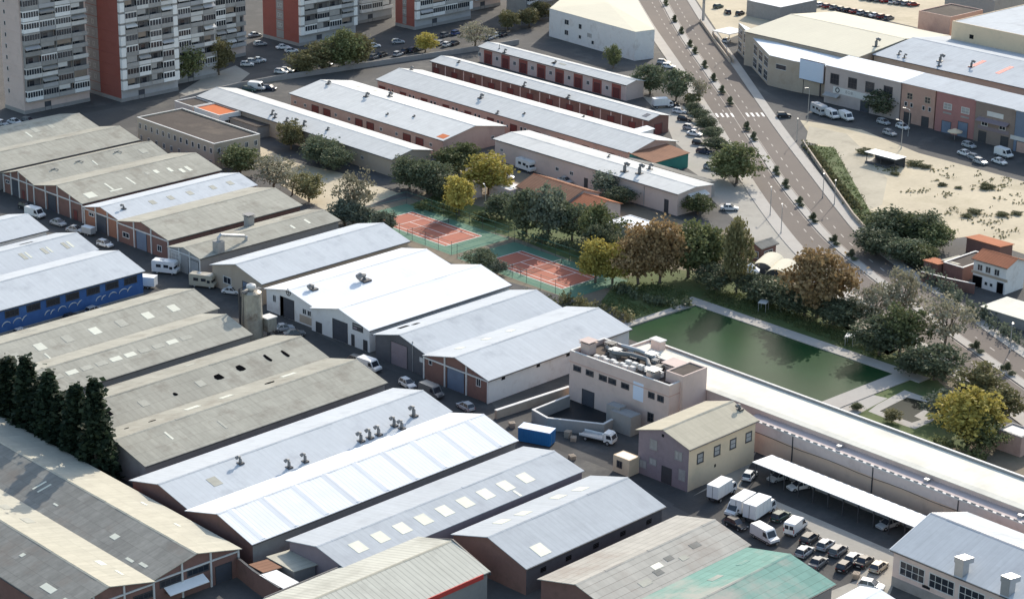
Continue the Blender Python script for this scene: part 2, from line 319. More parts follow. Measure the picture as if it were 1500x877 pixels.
def shed(key, name, label, fl, fr, br, bl, roof, wall, ez=4.6, ang=AA, apex=None, rise=None, L=None, Wd=None, ovf=.3, ovb=.3, ovl=.3, ovr=.3, ops=(), sky=(), vents=(), frame=0, cat='warehouse', group=None, sidewall=None, ridgecap=None, base=None, pitch=.25):
    cx, cy, l, w = fit((fl, fr, br, bl), ez, ang, L, Wd)
    if rise is None:
        if apex:
            c, s = math.cos(RAD(ang)), math.sin(RAD(ang)); best = None
            for k in range(8, 60):
                z = ez + k * .1; X, Y = PX((cx - c * l, cy - s * l, z)); e = abs(Y - apex[1])
                if best is None or e < best[0]: best = (e, k * .1)
            rise = min(max(best[1], w * .18), w * .34)
        else: rise = w * pitch
    root = thing(name, label, cat, (cx, cy, 0), RAD(ang), group); GEO[key] = (root, l, w, ez, rise)
    b = MB(); iw, il = w - .12, l - .12; zi = ez + rise * .12 / w - .03; zr = ez + rise - .03
    b.prism([(-il, iw, 0), (-il, -iw, 0), (-il, -iw, zi), (-il, 0, zr), (-il, iw, zi)], (2 * il, 0, 0), wall)
    wo = b.obj('wall', root)
    if sidewall:
        wo.data.materials.append(sidewall)
        for p in wo.data.polygons:
            if abs(p.normal.y) > .9: p.material_index = len(wo.data.materials) - 1
    if base:                                      # a painted plinth band round the foot of the wall
        b = MB(); b.box(-il - .03, il + .03, -iw - .03, iw + .03, .02, base[1], base[0]); b.obj('plinth', root)
    sp = rise / w; b = MB(); t = .12; x0, x1 = -l - ovf, l + ovb; yl, yr = w + ovl, -w - ovr
    pr = [(x0, yr, ez - ovr * sp), (x0, 0, ez + rise), (x0, yl, ez - ovl * sp)]
    k = b.m(roof); top = [Vector(p) + Vector((0, 0, t)) for p in pr]; D = Vector((x1 - x0, 0, 0)); pr = [Vector(p) for p in pr]
    def F(*p): b.face(p, roof)
    for a, c in ((0, 1), (1, 2)):
        F(top[a], top[a] + D, top[c] + D, top[c]); F(pr[a], pr[c], pr[c] + D, pr[a] + D)
        F(pr[a], top[a], top[c], pr[c]); F(pr[a] + D, pr[c] + D, top[c] + D, top[a] + D)
    F(pr[0], pr[0] + D, top[0] + D, top[0]); F(pr[2], top[2], top[2] + D, pr[2] + D)
    me = b.mesh('roof'); import bmesh
    bb = bmesh.new(); bb.from_mesh(me); bmesh.ops.remove_doubles(bb, verts=bb.verts, dist=1e-4); bmesh.ops.recalc_face_normals(bb, faces=bb.faces); bb.to_mesh(me); bb.free()
    ro = link('roof', me, root); ROOF[root.name] = ro
    if ridgecap is not False:
        b = MB(); n = max(3, int((x1 - x0) / 3))
        for i in range(n):                        # ridge tiles in lengths, each a little off its neighbours
            a = x0 + (x1 - x0) * i / n + .01; c = x0 + (x1 - x0) * (i + 1) / n - .01; dz = random.uniform(0, .035)
            b.prism([(a, -.3, ez + rise + t - .3 * sp + .012 + dz), (a, 0, ez + rise + t + .05 + dz), (a, .3, ez + rise + t - .3 * sp + .012 + dz), (a, 0, ez + rise + t - .04)], (c - a, 0, 0), ridgecap or roof)
        b.obj('ridge_cap', ro)
    if frame:                                     # painted concrete posts and beam on the gable
        b = MB(); n = frame
        for i in range(n + 1):
            y = w - .02 - (2 * w - .04) * i / n; hh = ez + rise * (1 - abs(y) / w) - .1
            y = min(max(y, -w + .14), w - .14); b.box(-l - .1, -l + .1, y - .14, y + .14, .02, hh, OFFW)
        b.box(-l - .08, -l + .1, -w + .28, w - .28, ez - .45, ez - .2, OFFW); b.obj('frame', root)
    for sg, ov in ((1, ovl), (-1, ovr)):
        if ov > .1:                               # eaves gutter
            b = MB(); y = sg * (w + ov + .07); zz = ez - ov * sp; b.box(x0, x1, y - .07, y + .07, zz - .1, zz + .05, DSTEEL); b.obj('gutter', ro)
    for o in ops: opening(root, l - .12, w - .12, *o)
    for q in sky: rooflight(root, l, w, ez, rise, *q)
    for q in vents: cowl(root, l, w, ez, rise, *q)
    return root
def flat(key, name, label, fl, fr, br, bl, roof, wall, h, ang=AA, L=None, Wd=None, par=.6, pt=.3, ops=(), cat='building', cap=None, group=None):
    cx, cy, l, w = fit((fl, fr, br, bl), h, ang, L, Wd); root = thing(name, label, cat, (cx, cy, 0), RAD(ang), group); GEO[key] = (root, l, w, h, 0)
    b = MB(); b.box(-l, l, -w, w, 0, h - par, wall)
    for q in ((-l, l, -w, -w + pt), (-l, l, w - pt, w), (-l, -l + pt, -w + pt, w - pt), (l - pt, l, -w + pt, w - pt)): b.box(*q, h - par + .004, h, wall)
    b.obj('wall', root)
    if cap:
        b = MB()
        for q in ((-l - .06, l + .06, -w - .06, -w + pt + .04), (-l - .06, l + .06, w - pt - .04, w + .06), (-l - .06, -l + pt + .04, -w + pt + .04, w - pt - .04), (l - pt - .04, l + .06, -w + pt + .04, w - pt - .04)): b.box(*q, h + .003, h + .12, cap)
        b.obj('parapet_cap', root)
    b = MB(); b.box(-l + pt + .01, l - pt - .01, -w + pt + .01, w - pt - .01, h - par + .003, h - par + .1, roof); ROOF[root.name] = b.obj('roof', root)
    for o in ops: opening(root, l, w, *o)
    return root
def mono(key, name, label, fl, fr, br, bl, roof, wall, ez, drop=.6, ang=AA, L=None, Wd=None, posts=0, cat='shed', ops=(), group=None, th=.12):
    # single slope (higher on the left side); posts>0: an open canopy on posts
    cx, cy, l, w = fit((fl, fr, br, bl), ez, ang, L, Wd); root = thing(name, label, cat, (cx, cy, 0), RAD(ang), group); GEO[key] = (root, l, w, ez, 0)
    b = MB(); b.prism([(-l - .2, -w - .2, ez), (-l - .2, w + .2, ez + drop), (-l - .2, w + .2, ez + drop + th), (-l - .2, -w - .2, ez + th)], (2 * l + .4, 0, 0), roof); ROOF[root.name] = b.obj('roof', root)
    if posts:
        for i in range(posts):
            for sg in (-1, 1):
                x = -l + .3 + (2 * l - .6) * i / max(1, posts - 1); b = MB(); hh = ez + drop * (.5 + .5 * sg * (w - .2) / (w + .2)) - .02
                b.box(x - .07, x + .07, sg * (w - .2) - .07, sg * (w - .2) + .07, .02, hh, DSTEEL); b.box(x - .16, x + .16, sg * (w - .2) - .16, sg * (w - .2) + .16, 0, .06, DSTEEL); b.obj('post', root)
        if wall:
            b = MB(); b.box(-l, l, -w - .06, -w + .05, .02, ez - .02, wall); b.obj('back_shade_panel', root)  # on the carport this panel is added to throw shadow on the ground
    else:
        b = MB(); b.prism([(-l + .1, -w + .1, 0), (-l + .1, w - .1, 0), (-l + .1, w - .1, ez + drop - .07), (-l + .1, -w + .1, ez - .02)], (2 * l - .2, 0, 0), wall); b.obj('wall', root)
    for o in ops: opening(root, l - .1, w - .1, *o)
    return root
# ------------------------------------------------------------------ ground, water, roads
G_PIT_SHADE = mat('basin_shade_black', (.014, .017, .02), .6, .3, .2, 1, world=True); G_WORN = mat('sandy_concrete', (.42, .375, .29), .95, .25, .08, 1.0, world=True, spot=(.27, .24, .18), spot_amt=.7, spot_scale=.1)
sheet('ground', [(-700, -700), (2600, -700), (2600, 2600), (-700, 2600)], 0.0, G_BASE)
DB = Vector((math.cos(RAD(-92.24)), math.sin(RAD(-92.24)), 0)); DA = Vector((-DB.y, DB.x, 0))
psheet('street', [(-80, 150), (-20, 182), (130, 165), (265, 140), (350, 112), (420, 100), (700, 62), (800, 35), (850, -20), (560, -40), (200, -60), (-80, 60)], .004, G_ASPH)
psheet('shed_street', [(-30, 290), (0, 300), (200, 395), (420, 510), (640, 610), (760, 640), (720, 590), (540, 530), (380, 440), (240, 370), (100, 310), (0, 245), (-40, 240)], .004, G_ASPH)
psheet('sand_yard', [(360, 205), (432, 238), (498, 253), (584, 283), (544, 300), (480, 310), (440, 290), (400, 262), (372, 236)], .004, G_SAND)
psheet('sandy_bank', [(262, 136), (300, 113), (345, 96), (366, 108), (352, 120), (330, 128), (285, 146)], .012, G_CONC)
psheet('verge', [(352, 122), (405, 112), (560, 88), (700, 68), (704, 73), (560, 94), (410, 119), (352, 130)], .012, G_DIRT)
psheet('alley_ground', [(400, 128), (535, 100), (640, 86), (705, 66), (940, 118), (1000, 170), (1000, 290), (700, 220)], .004, G_BASE)
psheet('yard', [(940, 140), (985, 150), (1012, 160), (1030, 200), (1052, 245), (1085, 285), (1120, 330), (1085, 330), (1040, 290), (1030, 262), (990, 235), (1008, 226), (986, 206), (974, 176)], .012, G_CONC)
psheet('park_ground', [(520, 310), (600, 290), (720, 240), (900, 290), (1020, 330), (1110, 345), (1180, 430), (1300, 490), (1400, 555), (1480, 640), (1520, 700), (1400, 700), (1200, 600), (960, 500), (900, 455), (700, 400), (560, 345)], .004, G_DIRT)
psheet('lawn', [(880, 442), (905, 410), (960, 392), (1080, 402), (1180, 447), (1260, 487), (1330, 520), (1400, 580), (1420, 660), (1330, 640), (1200, 590), (1040, 520), (930, 468)], .012, G_GRASS)
psheet('court_lawn', [(600, 300), (640, 285), (760, 318), (900, 352), (940, 392), (905, 410), (760, 350), (700, 335)], .008, G_GRASS)
# tennis courts
def tennis(c, name):
    def q(a, b): p = c + DA * a + DB * b; return (p.x, p.y)
    sheet('tennis_court', [q(-8.6, -17.5), q(8.6, -17.5), q(8.6, 17.5), q(-8.6, 17.5)], .016, G_COURTG)
    sheet('playing_surface', [q(-5.485, -11.885), q(5.485, -11.885), q(5.485, 11.885), q(-5.485, 11.885)], .020, G_COURTR)
    b = MB(); t = .09
    def ln(a0, b0, a1, b1):
        x0, x1, y0, y1 = min(a0, a1) - t, max(a0, a1) + t, min(b0, b1) - t, max(b0, b1) + t
        b.face([(*q(x0, y0), .024), (*q(x1, y0), .024), (*q(x1, y1), .024), (*q(x0, y1), .024)], G_LINE)
    for s in (-1, 1):
        ln(s * 5.485, -11.7, s * 5.485, 11.7); ln(-5.3, s * 11.885, 5.3, s * 11.885); ln(s * 4.115, -11.7, s * 4.115, 11.7); ln(-3.9, s * 6.4, 3.9, s * 6.4)
    ln(0, -6.2, 0, 6.2); o = b.obj('court_lines'); o['kind'] = 'structure'
    for p in o.data.polygons: pass
    return c
tc = (P(547, 329) + P(592, 311) + P(708, 341) + P(665, 359)) / 4; tennis(tc, 'a')
tc2 = (P(722, 383) + P(752, 367)) / 2 + DB * 11.9; tennis(tc2, 'b')
NETS = (tc, tc2)
# pool and its paved rim
wl, wt, wr, wb = P(925, 484), P(1019, 448), P(1305.5, 549), P(1225, 586)
pool = [wl - DA * 5, wt, wr, wb - DA * .5]
def para(o, a0, a1, b0, b1): return [(o + DA * a0 + DB * b0), (o + DA * a1 + DB * b0), (o + DA * a1 + DB * b1), (o + DA * a0 + DB * b1)]
lenp = (wr - wt).dot(DB); widp = 24
sheet('pool_water', para(wt, -widp, 0, 0, lenp), .03, G_WATER)
def rim(o, a0, a1, b0, b1, z=.16, mt=None):
    b = MB(); b.prism([(v.x, v.y, .0) for v in para(o, a0, a1, b0, b1)], (0, 0, z), mt or G_PAVE); r = b.obj('pool_edge'); r['kind'] = 'structure'
rim(wt, 0.01, 3.4, -4, lenp + 6); rim(wt, -widp, 0, lenp + .01, lenp + 4); rim(wt, -widp, 0, -2.2, -.01, .18)
b = MB(); b.prism([(v.x, v.y, 0) for v in para(wt, -widp, 0.0, -.32, -.02)], (0, 0, .32), G_CONC); r = b.obj('pool_kerb'); r['kind'] = 'structure'
pond = [(1328.5, 581.6), (1367, 591), (1339, 609), (1350, 614), (1336, 618.5), (1288.5, 601.6)]
psheet('pond_paving', [(1325, 571), (1345, 578), (1376, 587), (1354, 609), (1371, 614), (1340, 628), (1322, 622), (1272, 602), (1285, 592)], .020, G_PAVE)
psheet('pond_water', pond, .026, G_POND)
psheet('path', [(1235, 585), (1275, 577), (1300, 583), (1250, 610), (1220, 597)], .018, G_PAVE)
# the avenue
AL = [(903, -52), (935, 0), (960, 41), (998, 96), (1036, 153), (1066, 200), (1102, 262), (1140, 317), (1180, 366), (1232, 414), (1300, 463), (1404, 538), (1476, 588), (1580, 664), (1880, 884)]
AM = [(943, -50), (971, 0), (998, 49), (1039, 109), (1075, 161), (1104, 205), (1144, 265), (1185, 317), (1222, 357), (1276, 402), (1340, 449), (1430, 514), (1500, 563), (1600, 636), (1910, 862)]
AR = [(976, -48), (1006, 0), (1028, 35), (1070, 93), (1110, 152), (1142, 198), (1186, 256), (1226, 308), (1262, 350), (1316, 393), (1376, 436), (1455, 493), (1522, 540), (1620, 610), (1950, 846)]
L3, M3, R3_ = [[P(*q) for q in k] for k in (AL, AM, AR)]
def dense(k, n=6):
    o = []
    for i in range(len(k) - 1):
        p0, p1, p2, p3 = k[max(i - 1, 0)], k[i], k[i + 1], k[min(i + 2, len(k) - 1)]
        for j in range(n):
            t = j / n; o.append(.5 * ((2 * p1) + (p2 - p0) * t + (2 * p0 - 5 * p1 + 4 * p2 - p3) * t * t + (3 * p1 - p0 - 3 * p2 + p3) * t ** 3))
    return o + [k[-1]]
L3, M3, R3_ = dense(L3), dense(M3), dense(R3_)
def strip(name, A, Bk, z, mt, thick=None):
    b = MB(); n = len(A); k = b.m(mt)
    b.v = [(p.x, p.y, z) for p in A] + [(p.x, p.y, z) for p in Bk]
    if thick: b.v += [(p.x, p.y, z - thick) for p in A] + [(p.x, p.y, z - thick) for p in Bk]
    for i in range(n - 1):
        b.f.append((i, i + 1, n + i + 1, n + i)); b.mi.append(k)
        if thick:
            b.f.append((i, 2 * n + i, 2 * n + i + 1, i + 1)); b.mi.append(k); b.f.append((n + i, n + i + 1, 3 * n + i + 1, 3 * n + i)); b.mi.append(k)
    me = b.mesh(name)
    if me.polygons[0].normal.z < 0: me.flip_normals()
    o = link(name, me); o['kind'] = 'structure'; return o
def mixl(A, Bk, t): return [a * (1 - t) + c * t for a, c in zip(A, Bk)]
def offs(A, ref, d):                     # A pushed away from ref by d metres
    o = []
    for i, a in enumerate(A):
        t = (A[min(i + 1, len(A) - 1)] - A[max(i - 1, 0)]).normalized(); n = Vector((-t.y, t.x, 0))
        if (a - ref[i]).dot(n) < 0: n = -n
        o.append(a + n * d)
    return o
strip('road', L3, R3_, .016, G_ROAD)
ML, MR = offs(M3, R3_, .0), offs(M3, L3, .0)
ml, mr = offs(M3, R3_, 1.0), offs(M3, L3, 1.0)
cut = [i for i in range(len(M3)) if not (4 * 6 - 3 < i < 5 * 6 - 1)]
c1, c2 = [i for i in cut if i <= 21], [i for i in cut if i >= 29]
for cc in (c1, c2): strip('median_strip', [ml[i] for i in cc], [mr[i] for i in cc], .15, G_PAVE, .16)
strip('pavement', L3, offs(L3, M3, 3.2), .13, G_PAVE, .14); strip('pavement', R3_, offs(R3_, M3, 2.6), .13, G_PAVE, .14)
b = MB()
def dashes(A, z=.021, on=2.2, off=4.0, wd=.13):
    acc = 0; p = A[0]
    for i in range(len(A) - 1):
        d = A[i + 1] - A[i]; ln = d.length; t = d / ln; n = Vector((-t.y, t.x, 0)) * wd; s = 0
        while s < ln:
            if (acc % (on + off)) < .01 or acc == 0:
                q = A[i] + t * s; e = q + t * min(on, ln - s + .6); b.face([(q - n).to_tuple()[:2] + (z,), (e - n).to_tuple()[:2] + (z,), (e + n).to_tuple()[:2] + (z,), (q + n).to_tuple()[:2] + (z,)], G_DASH)
                acc = 0
            step = .5; s += step; acc += step
            if acc >= on + off: acc = 0
dashes(mixl(L3, ML, .5)); dashes(mixl(MR, R3_, .5))
def solid(A, z=.021, wd=.07):
    for i in range(len(A) - 1):
        t = (A[i + 1] - A[i]).normalized(); n = Vector((-t.y, t.x, 0)) * wd
        b.face([(*(A[i] - n).xy, z), (*(A[i + 1] - n).xy, z), (*(A[i + 1] + n).xy, z), (*(A[i] + n).xy, z)], G_DASH)
solid(offs(ml, M3, .35)); solid(offs(mr, M3, .35))
k = 26
for t in [x / 20 for x in range(1, 20)]:
    if .44 < t < .56: continue
    p = L3[k] * (1 - t) + R3_[k] * t; d = (L3[k] - L3[k - 3]).normalized(); n = (R3_[k] - L3[k]).normalized()
    if int(round(t * 20)) % 2: 
        q = [p - d * 2 - n * .3, p + d * 2 - n * .3, p + d * 2 + n * .3, p - d * 2 + n * .3]; b.face([(*v.xy, .026) for v in q], G_LINE)
me = b.mesh('road_markings')
for p_ in me.polygons:
    if p_.normal.z < 0: p_.flip()
o = link('road_markings', me); o['kind'] = 'structure'
# right bank: lot, grass strip, side street
psheet('side_street', [(1100, 120), (1150, 150), (1205, 172), (1262, 187), (1345, 222), (1500, 264), (1640, 305), (1640, 240), (1500, 205), (1320, 165), (1215, 140), (1165, 128), (1128, 118), (1080, 60), (1066, 72)], .008, G_ASPH)
psheet('sand_lot', [(1172, 176), (1262, 190), (1345, 224), (1500, 266), (1640, 306), (1640, 430), (1500, 372), (1420, 346), (1380, 352), (1290, 322), (1255, 300), (1215, 240)], .004, G_SAND)
psheet('worn_paving', [(1185, 185), (1240, 196), (1265, 220), (1300, 262), (1292, 300), (1272, 308), (1222, 216), (1180, 208)], .012, G_WORN)
psheet('grass_strip', [(1178, 212), (1222, 216), (1274, 308), (1266, 330), (1240, 301), (1212, 258)], .016, G_GRASS)
psheet('house_yard', [(1340, 388), (1420, 395), (1500, 405), (1620, 430), (1620, 480), (1500, 470), (1440, 460), (1390, 425)], .008, G_ASPH)
psheet('gravel_apron', [(1095, 262), (1150, 330), (1192, 395), (1140, 402), (1090, 330), (1060, 285)], .008, G_CONC)
psheet('gravel_apron', [(1172, 432), (1215, 420), (1262, 452), (1330, 505), (1300, 520), (1210, 462)], .012, G_CONC)
psheet('scrap_yard', [(1000, -30), (1060, 60), (1110, 40), (1230, 14), (1400, 54), (1520, 80), (1640, 60), (1500, -60), (1200, -80)], .004, G_SAND)
psheet('car_park', [(1000, 735), (1050, 705), (1115, 655), (1230, 700), (1390, 765), (1330, 800), (1300, 880), (1180, 880), (1110, 800)], .008, G_CONC)
psheet('car_park_asphalt', [(985, 740), (1045, 712), (1078, 713), (1128, 736), (1204, 787), (1264, 822), (1258, 848), (1200, 872), (1130, 830), (1090, 792)], .012, G_ASPH)
psheet('carport_shade_ground', [(1085, 711), (1300, 803), (1420, 775), (1112, 652)], .016, G_ASPH)  # dark sheet cut to the carport's shadow edge: shade put into the ground colour
psheet('basin_shade', [(840, 584), (790, 601), (806, 611), (884, 619), (900, 606)], .014, G_PIT_SHADE)  # flat near-black sheet paints the shade of the sunken yard
psheet('works_yard', [(690, 610), (840, 560), (990, 625), (945, 690), (1040, 715), (1000, 745), (900, 690)], .006, G_ASPH)
def lowwall(name, label, pix, h, t, mt, cap=None, z=None, cat='wall', group=None):
    z = h if z is None else z; pts = [P(a, c, z) for a, c in pix]; o = pts[0].copy(); b = MB(); cp = MB()
    for i in range(len(pts) - 1):
        p, q = pts[i] - o, pts[i + 1] - o; d = (q - p); d.z = 0; d.normalize(); n = Vector((-d.y, d.x, 0)) * t / 2
        e = d * (t / 2 if i < len(pts) - 2 else 0)
        b.prism([(p - n).to_tuple()[:2] + (0,), (q + e - n).to_tuple()[:2] + (0,), (q + e + n).to_tuple()[:2] + (0,), (p + n).to_tuple()[:2] + (0,)], (0, 0, h), mt)
        if cap:
            n2 = n * 1.35; cp.prism([(p - n2).to_tuple()[:2] + (h + .004 * (i + 1),), (q + e - n2).to_tuple()[:2] + (h + .004 * (i + 1),), (q + e + n2).to_tuple()[:2] + (h + .004 * (i + 1),), (p + n2).to_tuple()[:2] + (h + .004 * (i + 1),)], (0, 0, .1), cap)
    if cap:
        r = thing(name, label, cat, (o.x, o.y, 0), 0, group); b.obj('wall_body', r); cp.obj('coping', r); return r
    r = b.obj(name); r.location = (o.x, o.y, 0); return tag(r, label, cat, group)
# ------------------------------------------------------------------ warehouses of the estate
D_, W_ = 'door', 'window'
R_TAN = mat('tan_sheet_roof', (.46, .42, .33), .9, .12, .15, 1.2, streak=.12, seam=.06, seamp=2.4, ribs=.04, patch=.04)
v0 = .02
shed('S1a', 'warehouse', 'grey fibre cement warehouse at the far left, beside the street below the towers', None, (-60, 232), (142, 186), None, R_GREY, W_GREY, L=None, Wd=17, ovr=v0, pitch=.22,
     sky=[('right', .62, .6, 1.6, 3, SKYD), ('right', .74, .62, 1.4, 2.6, SKYD), ('right', .55, .4, .5, 3, SKYL)])
shed('S1b', 'warehouse', 'grey fibre cement warehouse, second from the towers, with a dark gap along its lower eave', (-60, 232), (-60, 268), (198, 202.5), (142, 186), R_GREY, W_GREY, ovl=v0, pitch=.22)
FR2 = [(D_, 'front', .36, .02, 3.6, 3.9, DOOR_G), (W_, 'front', .12, 2.4, 1.6, .9, GLASS)]
shed('S2a', 'warehouse', 'brick gabled warehouse with white frame and two grey pipes lying on its grey roof', (2.7, 254), (56, 272), (241, 225), None, R_GREY, W_BRICK, apex=(20, 251), frame=4, ovr=v0, ops=FR2 + [(D_, 'front', .62, .02, 1.2, 2.2, DOOR_R)],
     sky=[('right', .5, .45, .35, 2.2, SKYL), ('right', .88, .5, 2, 2, SKYD), ('left', .2, .3, .5, 3, SKYD)])
shed('S2b', 'warehouse', 'brick gabled warehouse with white frame and pale patches scattered over its grey roof', (56, 272), (111, 297), (334, 250), (241, 225), R_GREY, W_BRICK, apex=(78, 272), frame=4, ovl=v0, ops=[(D_, 'front', .37, .02, 3.2, 3.9, DOOR_G), (D_, 'front', .85, .02, 1.6, 2.4, DOOR_R)],
     sky=[('right', .10, .25, 2.5, 2.5, SKYL), ('right', .26, .42, .5, 3.5, SKYL), ('right', .27, .2, 3.4, .6, SKYL), ('right', .42, .45, .5, 3.8, SKYL), ('right', .57, .6, 1.1, 1.2, SKYD), ('right', .63, .58, 1.1, 1.6, SKYL), ('right', .72, .52, .9, 2, SKYL), ('right', .78, .36, 1, 2, SKYL), ('right', .83, .38, 1, 2.4, SKYL)])
shed('S3a', 'warehouse', 'blue roofed warehouse with five small rooflights and an orange brick gable', (120, 301), (179.5, 325.5), (358, 273), (339, 253), R_BLUE, W_BRICKO, apex=(149, 303), frame=3, ovr=v0, ops=[(D_, 'front', .47, .02, 4, 4.0, DOOR_G), (W_, 'front', .2, 3.0, 2, .9, GLASS)],
     sky=[('right', u, .52, 1.4, 1.8, SKYD) for u in (.30, .43, .57, .74, .87)], vents=[('right', .1, .55, .7, .3)])
shed('S3b', 'warehouse', 'plain grey roofed brick warehouse with a tall dark door, right of the orange brick gable', (179.5, 325.5), (238, 350), (447, 303), (358, 273), R_GREY, W_BRICK, apex=(200, 325.5), frame=3, ovl=v0, ops=[(D_, 'front', .47, .02, 3.8, 4.3, DOOR_B), (W_, 'front', .16, 1.4, 2.4, 1.3, GLASS), (W_, 'front', .82, 1.2, 1.6, 1.4, GLASS)])
shed('S4', 'warehouse', 'narrow grey warehouse with a ducted extractor on its stained roof', (249, 361), (312, 387), (476, 316), None, R_GREY, W_GREY, apex=(279, 362.5), frame=3, ops=[(W_, 'front', .2, 1.8, 3.4, 2, BLINDG), (D_, 'front', .78, .02, 3.6, 3.6, BLINDG)],
     sky=[('right', .82, .5, .6, 2, SKYL), ('right', .7, .4, .6, 1.6, SKYL), ('left', .72, .5, 1.5, 2, SKYD)])
shed('S5', 'warehouse', 'plain pale blue roofed warehouse between the narrow grey shed and the white twin sheds', (312, 387), (380, 415.6), (600, 354), None, R_BLUE, W_BEIGE, apex=(343, 387.5), ops=[(W_, 'front', .3, 1.6, 2.6, 1.6, GLASS), (D_, 'front', .72, .02, 3.6, 3.6, DOOR_B)])
shed('S6a', 'warehouse', 'white warehouse with a ring emblem on its gable, upper of the white twin sheds', (391, 422), (459.4, 450.6), (658, 388), None, R_WHITE, W_WHITE, apex=(424, 424.5), ovr=v0, ops=[(D_, 'front', .44, .02, 4.3, 4.2, DOOR_G), (W_, 'front', .17, 2.4, 1, 1.5, GLASS), (D_, 'front', .33, .02, 1.1, 4.2, DSTEEL), (W_, 'front', .8, 2.2, 1.2, 1.2, GLASS), (W_, 'front', .9, 2.2, 1.2, 1.2, GLASS), ('stain', 'front', .83, .3, 4, 1.6, W_BEIGE)],
     vents=[('right', .12, .72, .25, .5), ('right', .44, .45, .35, .7)])
shed('S6b', 'warehouse', 'white warehouse with a dark sign board and arched doorways, lower of the white twin sheds', (459.4, 450.6), (536, 484), (749.5, 418), (658, 388), R_WHITE, W_WHITE, apex=(492, 452), ovl=v0, ops=[(D_, 'front', .50, .02, 4.4, 4.2, DOOR_G), (D_, 'front', .13, .02, 1.8, 2.2, DSTEEL), (D_, 'front', .72, .02, .9, 2.4, DSTEEL), (D_, 'front', .93, .02, 1.2, 2.2, DSTEEL)])
shed('S7a', 'warehouse', 'steel blue roofed warehouse with a black sheeted gable', (550, 489.4), (628, 521), (818, 450), None, R_BLUE, W_DARK, apex=(585, 490.5), ovr=v0, ops=[(D_, 'front', .47, .02, 4.6, 4.6, W_PURP), ('pipe', 'front', .74, .1, .2, 6, STEEL), (W_, 'front', .9, 2.6, .9, .9, OFFW)], sky=[('left', .15, .3, 2.4, 1.2, DARKH), ('left', .22, .4, 1.6, 1, DARKH)])
shed('S7b', 'warehouse', 'silver blue roofed warehouse with red brick gable, white frame and white side wall', (628, 521), (712.5, 558), (928, 480), (818, 450), R_BLUE, W_BRICK, apex=(667, 523.6), frame=3, ovl=v0, sidewall=W_WHITE, ops=[(D_, 'front', .5, .02, 4.6, 4.4, DOOR_B), (W_, 'front', .1, 3.2, .9, 1.2, GLASS), (W_, 'front', .85, 2.6, 1.2, 1.6, GLASS)] + [('vent_opening', 'right', u, 3.6, .9, .6) for u in (.1, .34, .55, .76)],
     sky=[('left', .15, .45, 1.6, 1.6, SKYL), ('left', .33, .45, 1.6, 1.6, SKYL), ('left', .5, .45, 1.6, 1.6, SKYL)])
# lower column
shed('S8a', 'warehouse', 'pale blue roofed shed at the left edge, ending beside the white van', None, (-60, 370), (68, 337), None, R_BLUE, W_WHITE, Wd=15, ovl=.3)
shed('S8b', 'warehouse', 'pale blue roofed shed with pairs of yellowed rooflights, left of the blue walled workshop', None, (-60, 424), (137, 364), None, R_BLUE, W_WHITE, Wd=15.5, ovr=v0,
     sky=[('right', .55, .55, 1, 2.6, SKYD), ('right', .585, .55, .5, 2.6, SKYL), ('right', .70, .55, 1, 2.4, SKYD), ('right', .735, .55, .5, 2.4, SKYL), ('right', .85, .55, .9, 2.6, SKYD), ('right', .885, .55, .6, 2.6, SKYL), ('left', .7, .6, 3, .8, DARKH)])
shed('S8c', 'workshop', 'workshop with royal blue wall, black windows and painted white waves', (-60, 424), (-60, 472), (201, 398), (137, 364), R_BLUE, W_BLUE, ovl=v0, ez=5.2, ops=[(W_, 'right', u, 3.15, 3.2, 1.5, GLASS, DSTEEL, 2) for u in (.05, .18, .31, .43, .55, .68, .80, .92)], base=(W_GREY, .5), cat='workshop')
shed('S9a', 'warehouse', 'grey warehouse with a row of square pale rooflights, below the blue workshop', None, (-60, 565), (320, 452.5), None, R_GREY, W_GREY, Wd=16, ovr=v0, apex=None, sky=[('right', .34 + .105 * i, .5, 1.9, 2.3, (SKYL, SKYD, SKYL, SKYD, SKYL, SKYL)[i]) for i in range(6)] + [('right', .24, .4, 1.8, 2.2, SKYD), ('right', .33, .1, .4, 2, SKYL), ('left', .4, .4, 3, .7, SKYD), ('left', .7, .5, 2, .7, SKYD)])
shed('S9b', 'warehouse', 'grey warehouse with a long pale stripe along its roof, in front of the silo', (-60, 565), (-60, 612), (353, 503), (320, 452.5), R_GREY, W_GREY, ovl=v0,
     sky=[('right', .30 + .055 * i, .58, 2.3, 1.3, (SKYD, SKYL, SKYD, SKYD, SKYL, SKYL, SKYD)[i % 7]) for i in range(10)])
shed('S10a', 'warehouse', 'old grey warehouse with seven black holes in its roof', None, (163, 630), (478.6, 523.6), None, R_GREY, W_GREY, Wd=16, ovr=v0, ops=(),
     sky=[('right', .05, .52, 1.5, 1.9, DARKH, 'roof_opening'), ('right', .335, .42, .8, .9, DARKH, 'roof_opening'), ('right', .545, .52, 1.7, 1.5, DARKH, 'roof_opening'), ('right', .655, .58, 1.6, 1.7, DARKH, 'roof_opening'), ('right', .79, .62, .8, 2.2, DARKH, 'roof_opening'), ('right', .87, .58, .8, 2.2, DARKH, 'roof_opening'),
          ('right', .2, .45, 1.6, 1.8, SKYD), ('right', .46, .5, 1.6, 1.8, SKYD), ('left', .55, .4, 2, 1, SKYD)])
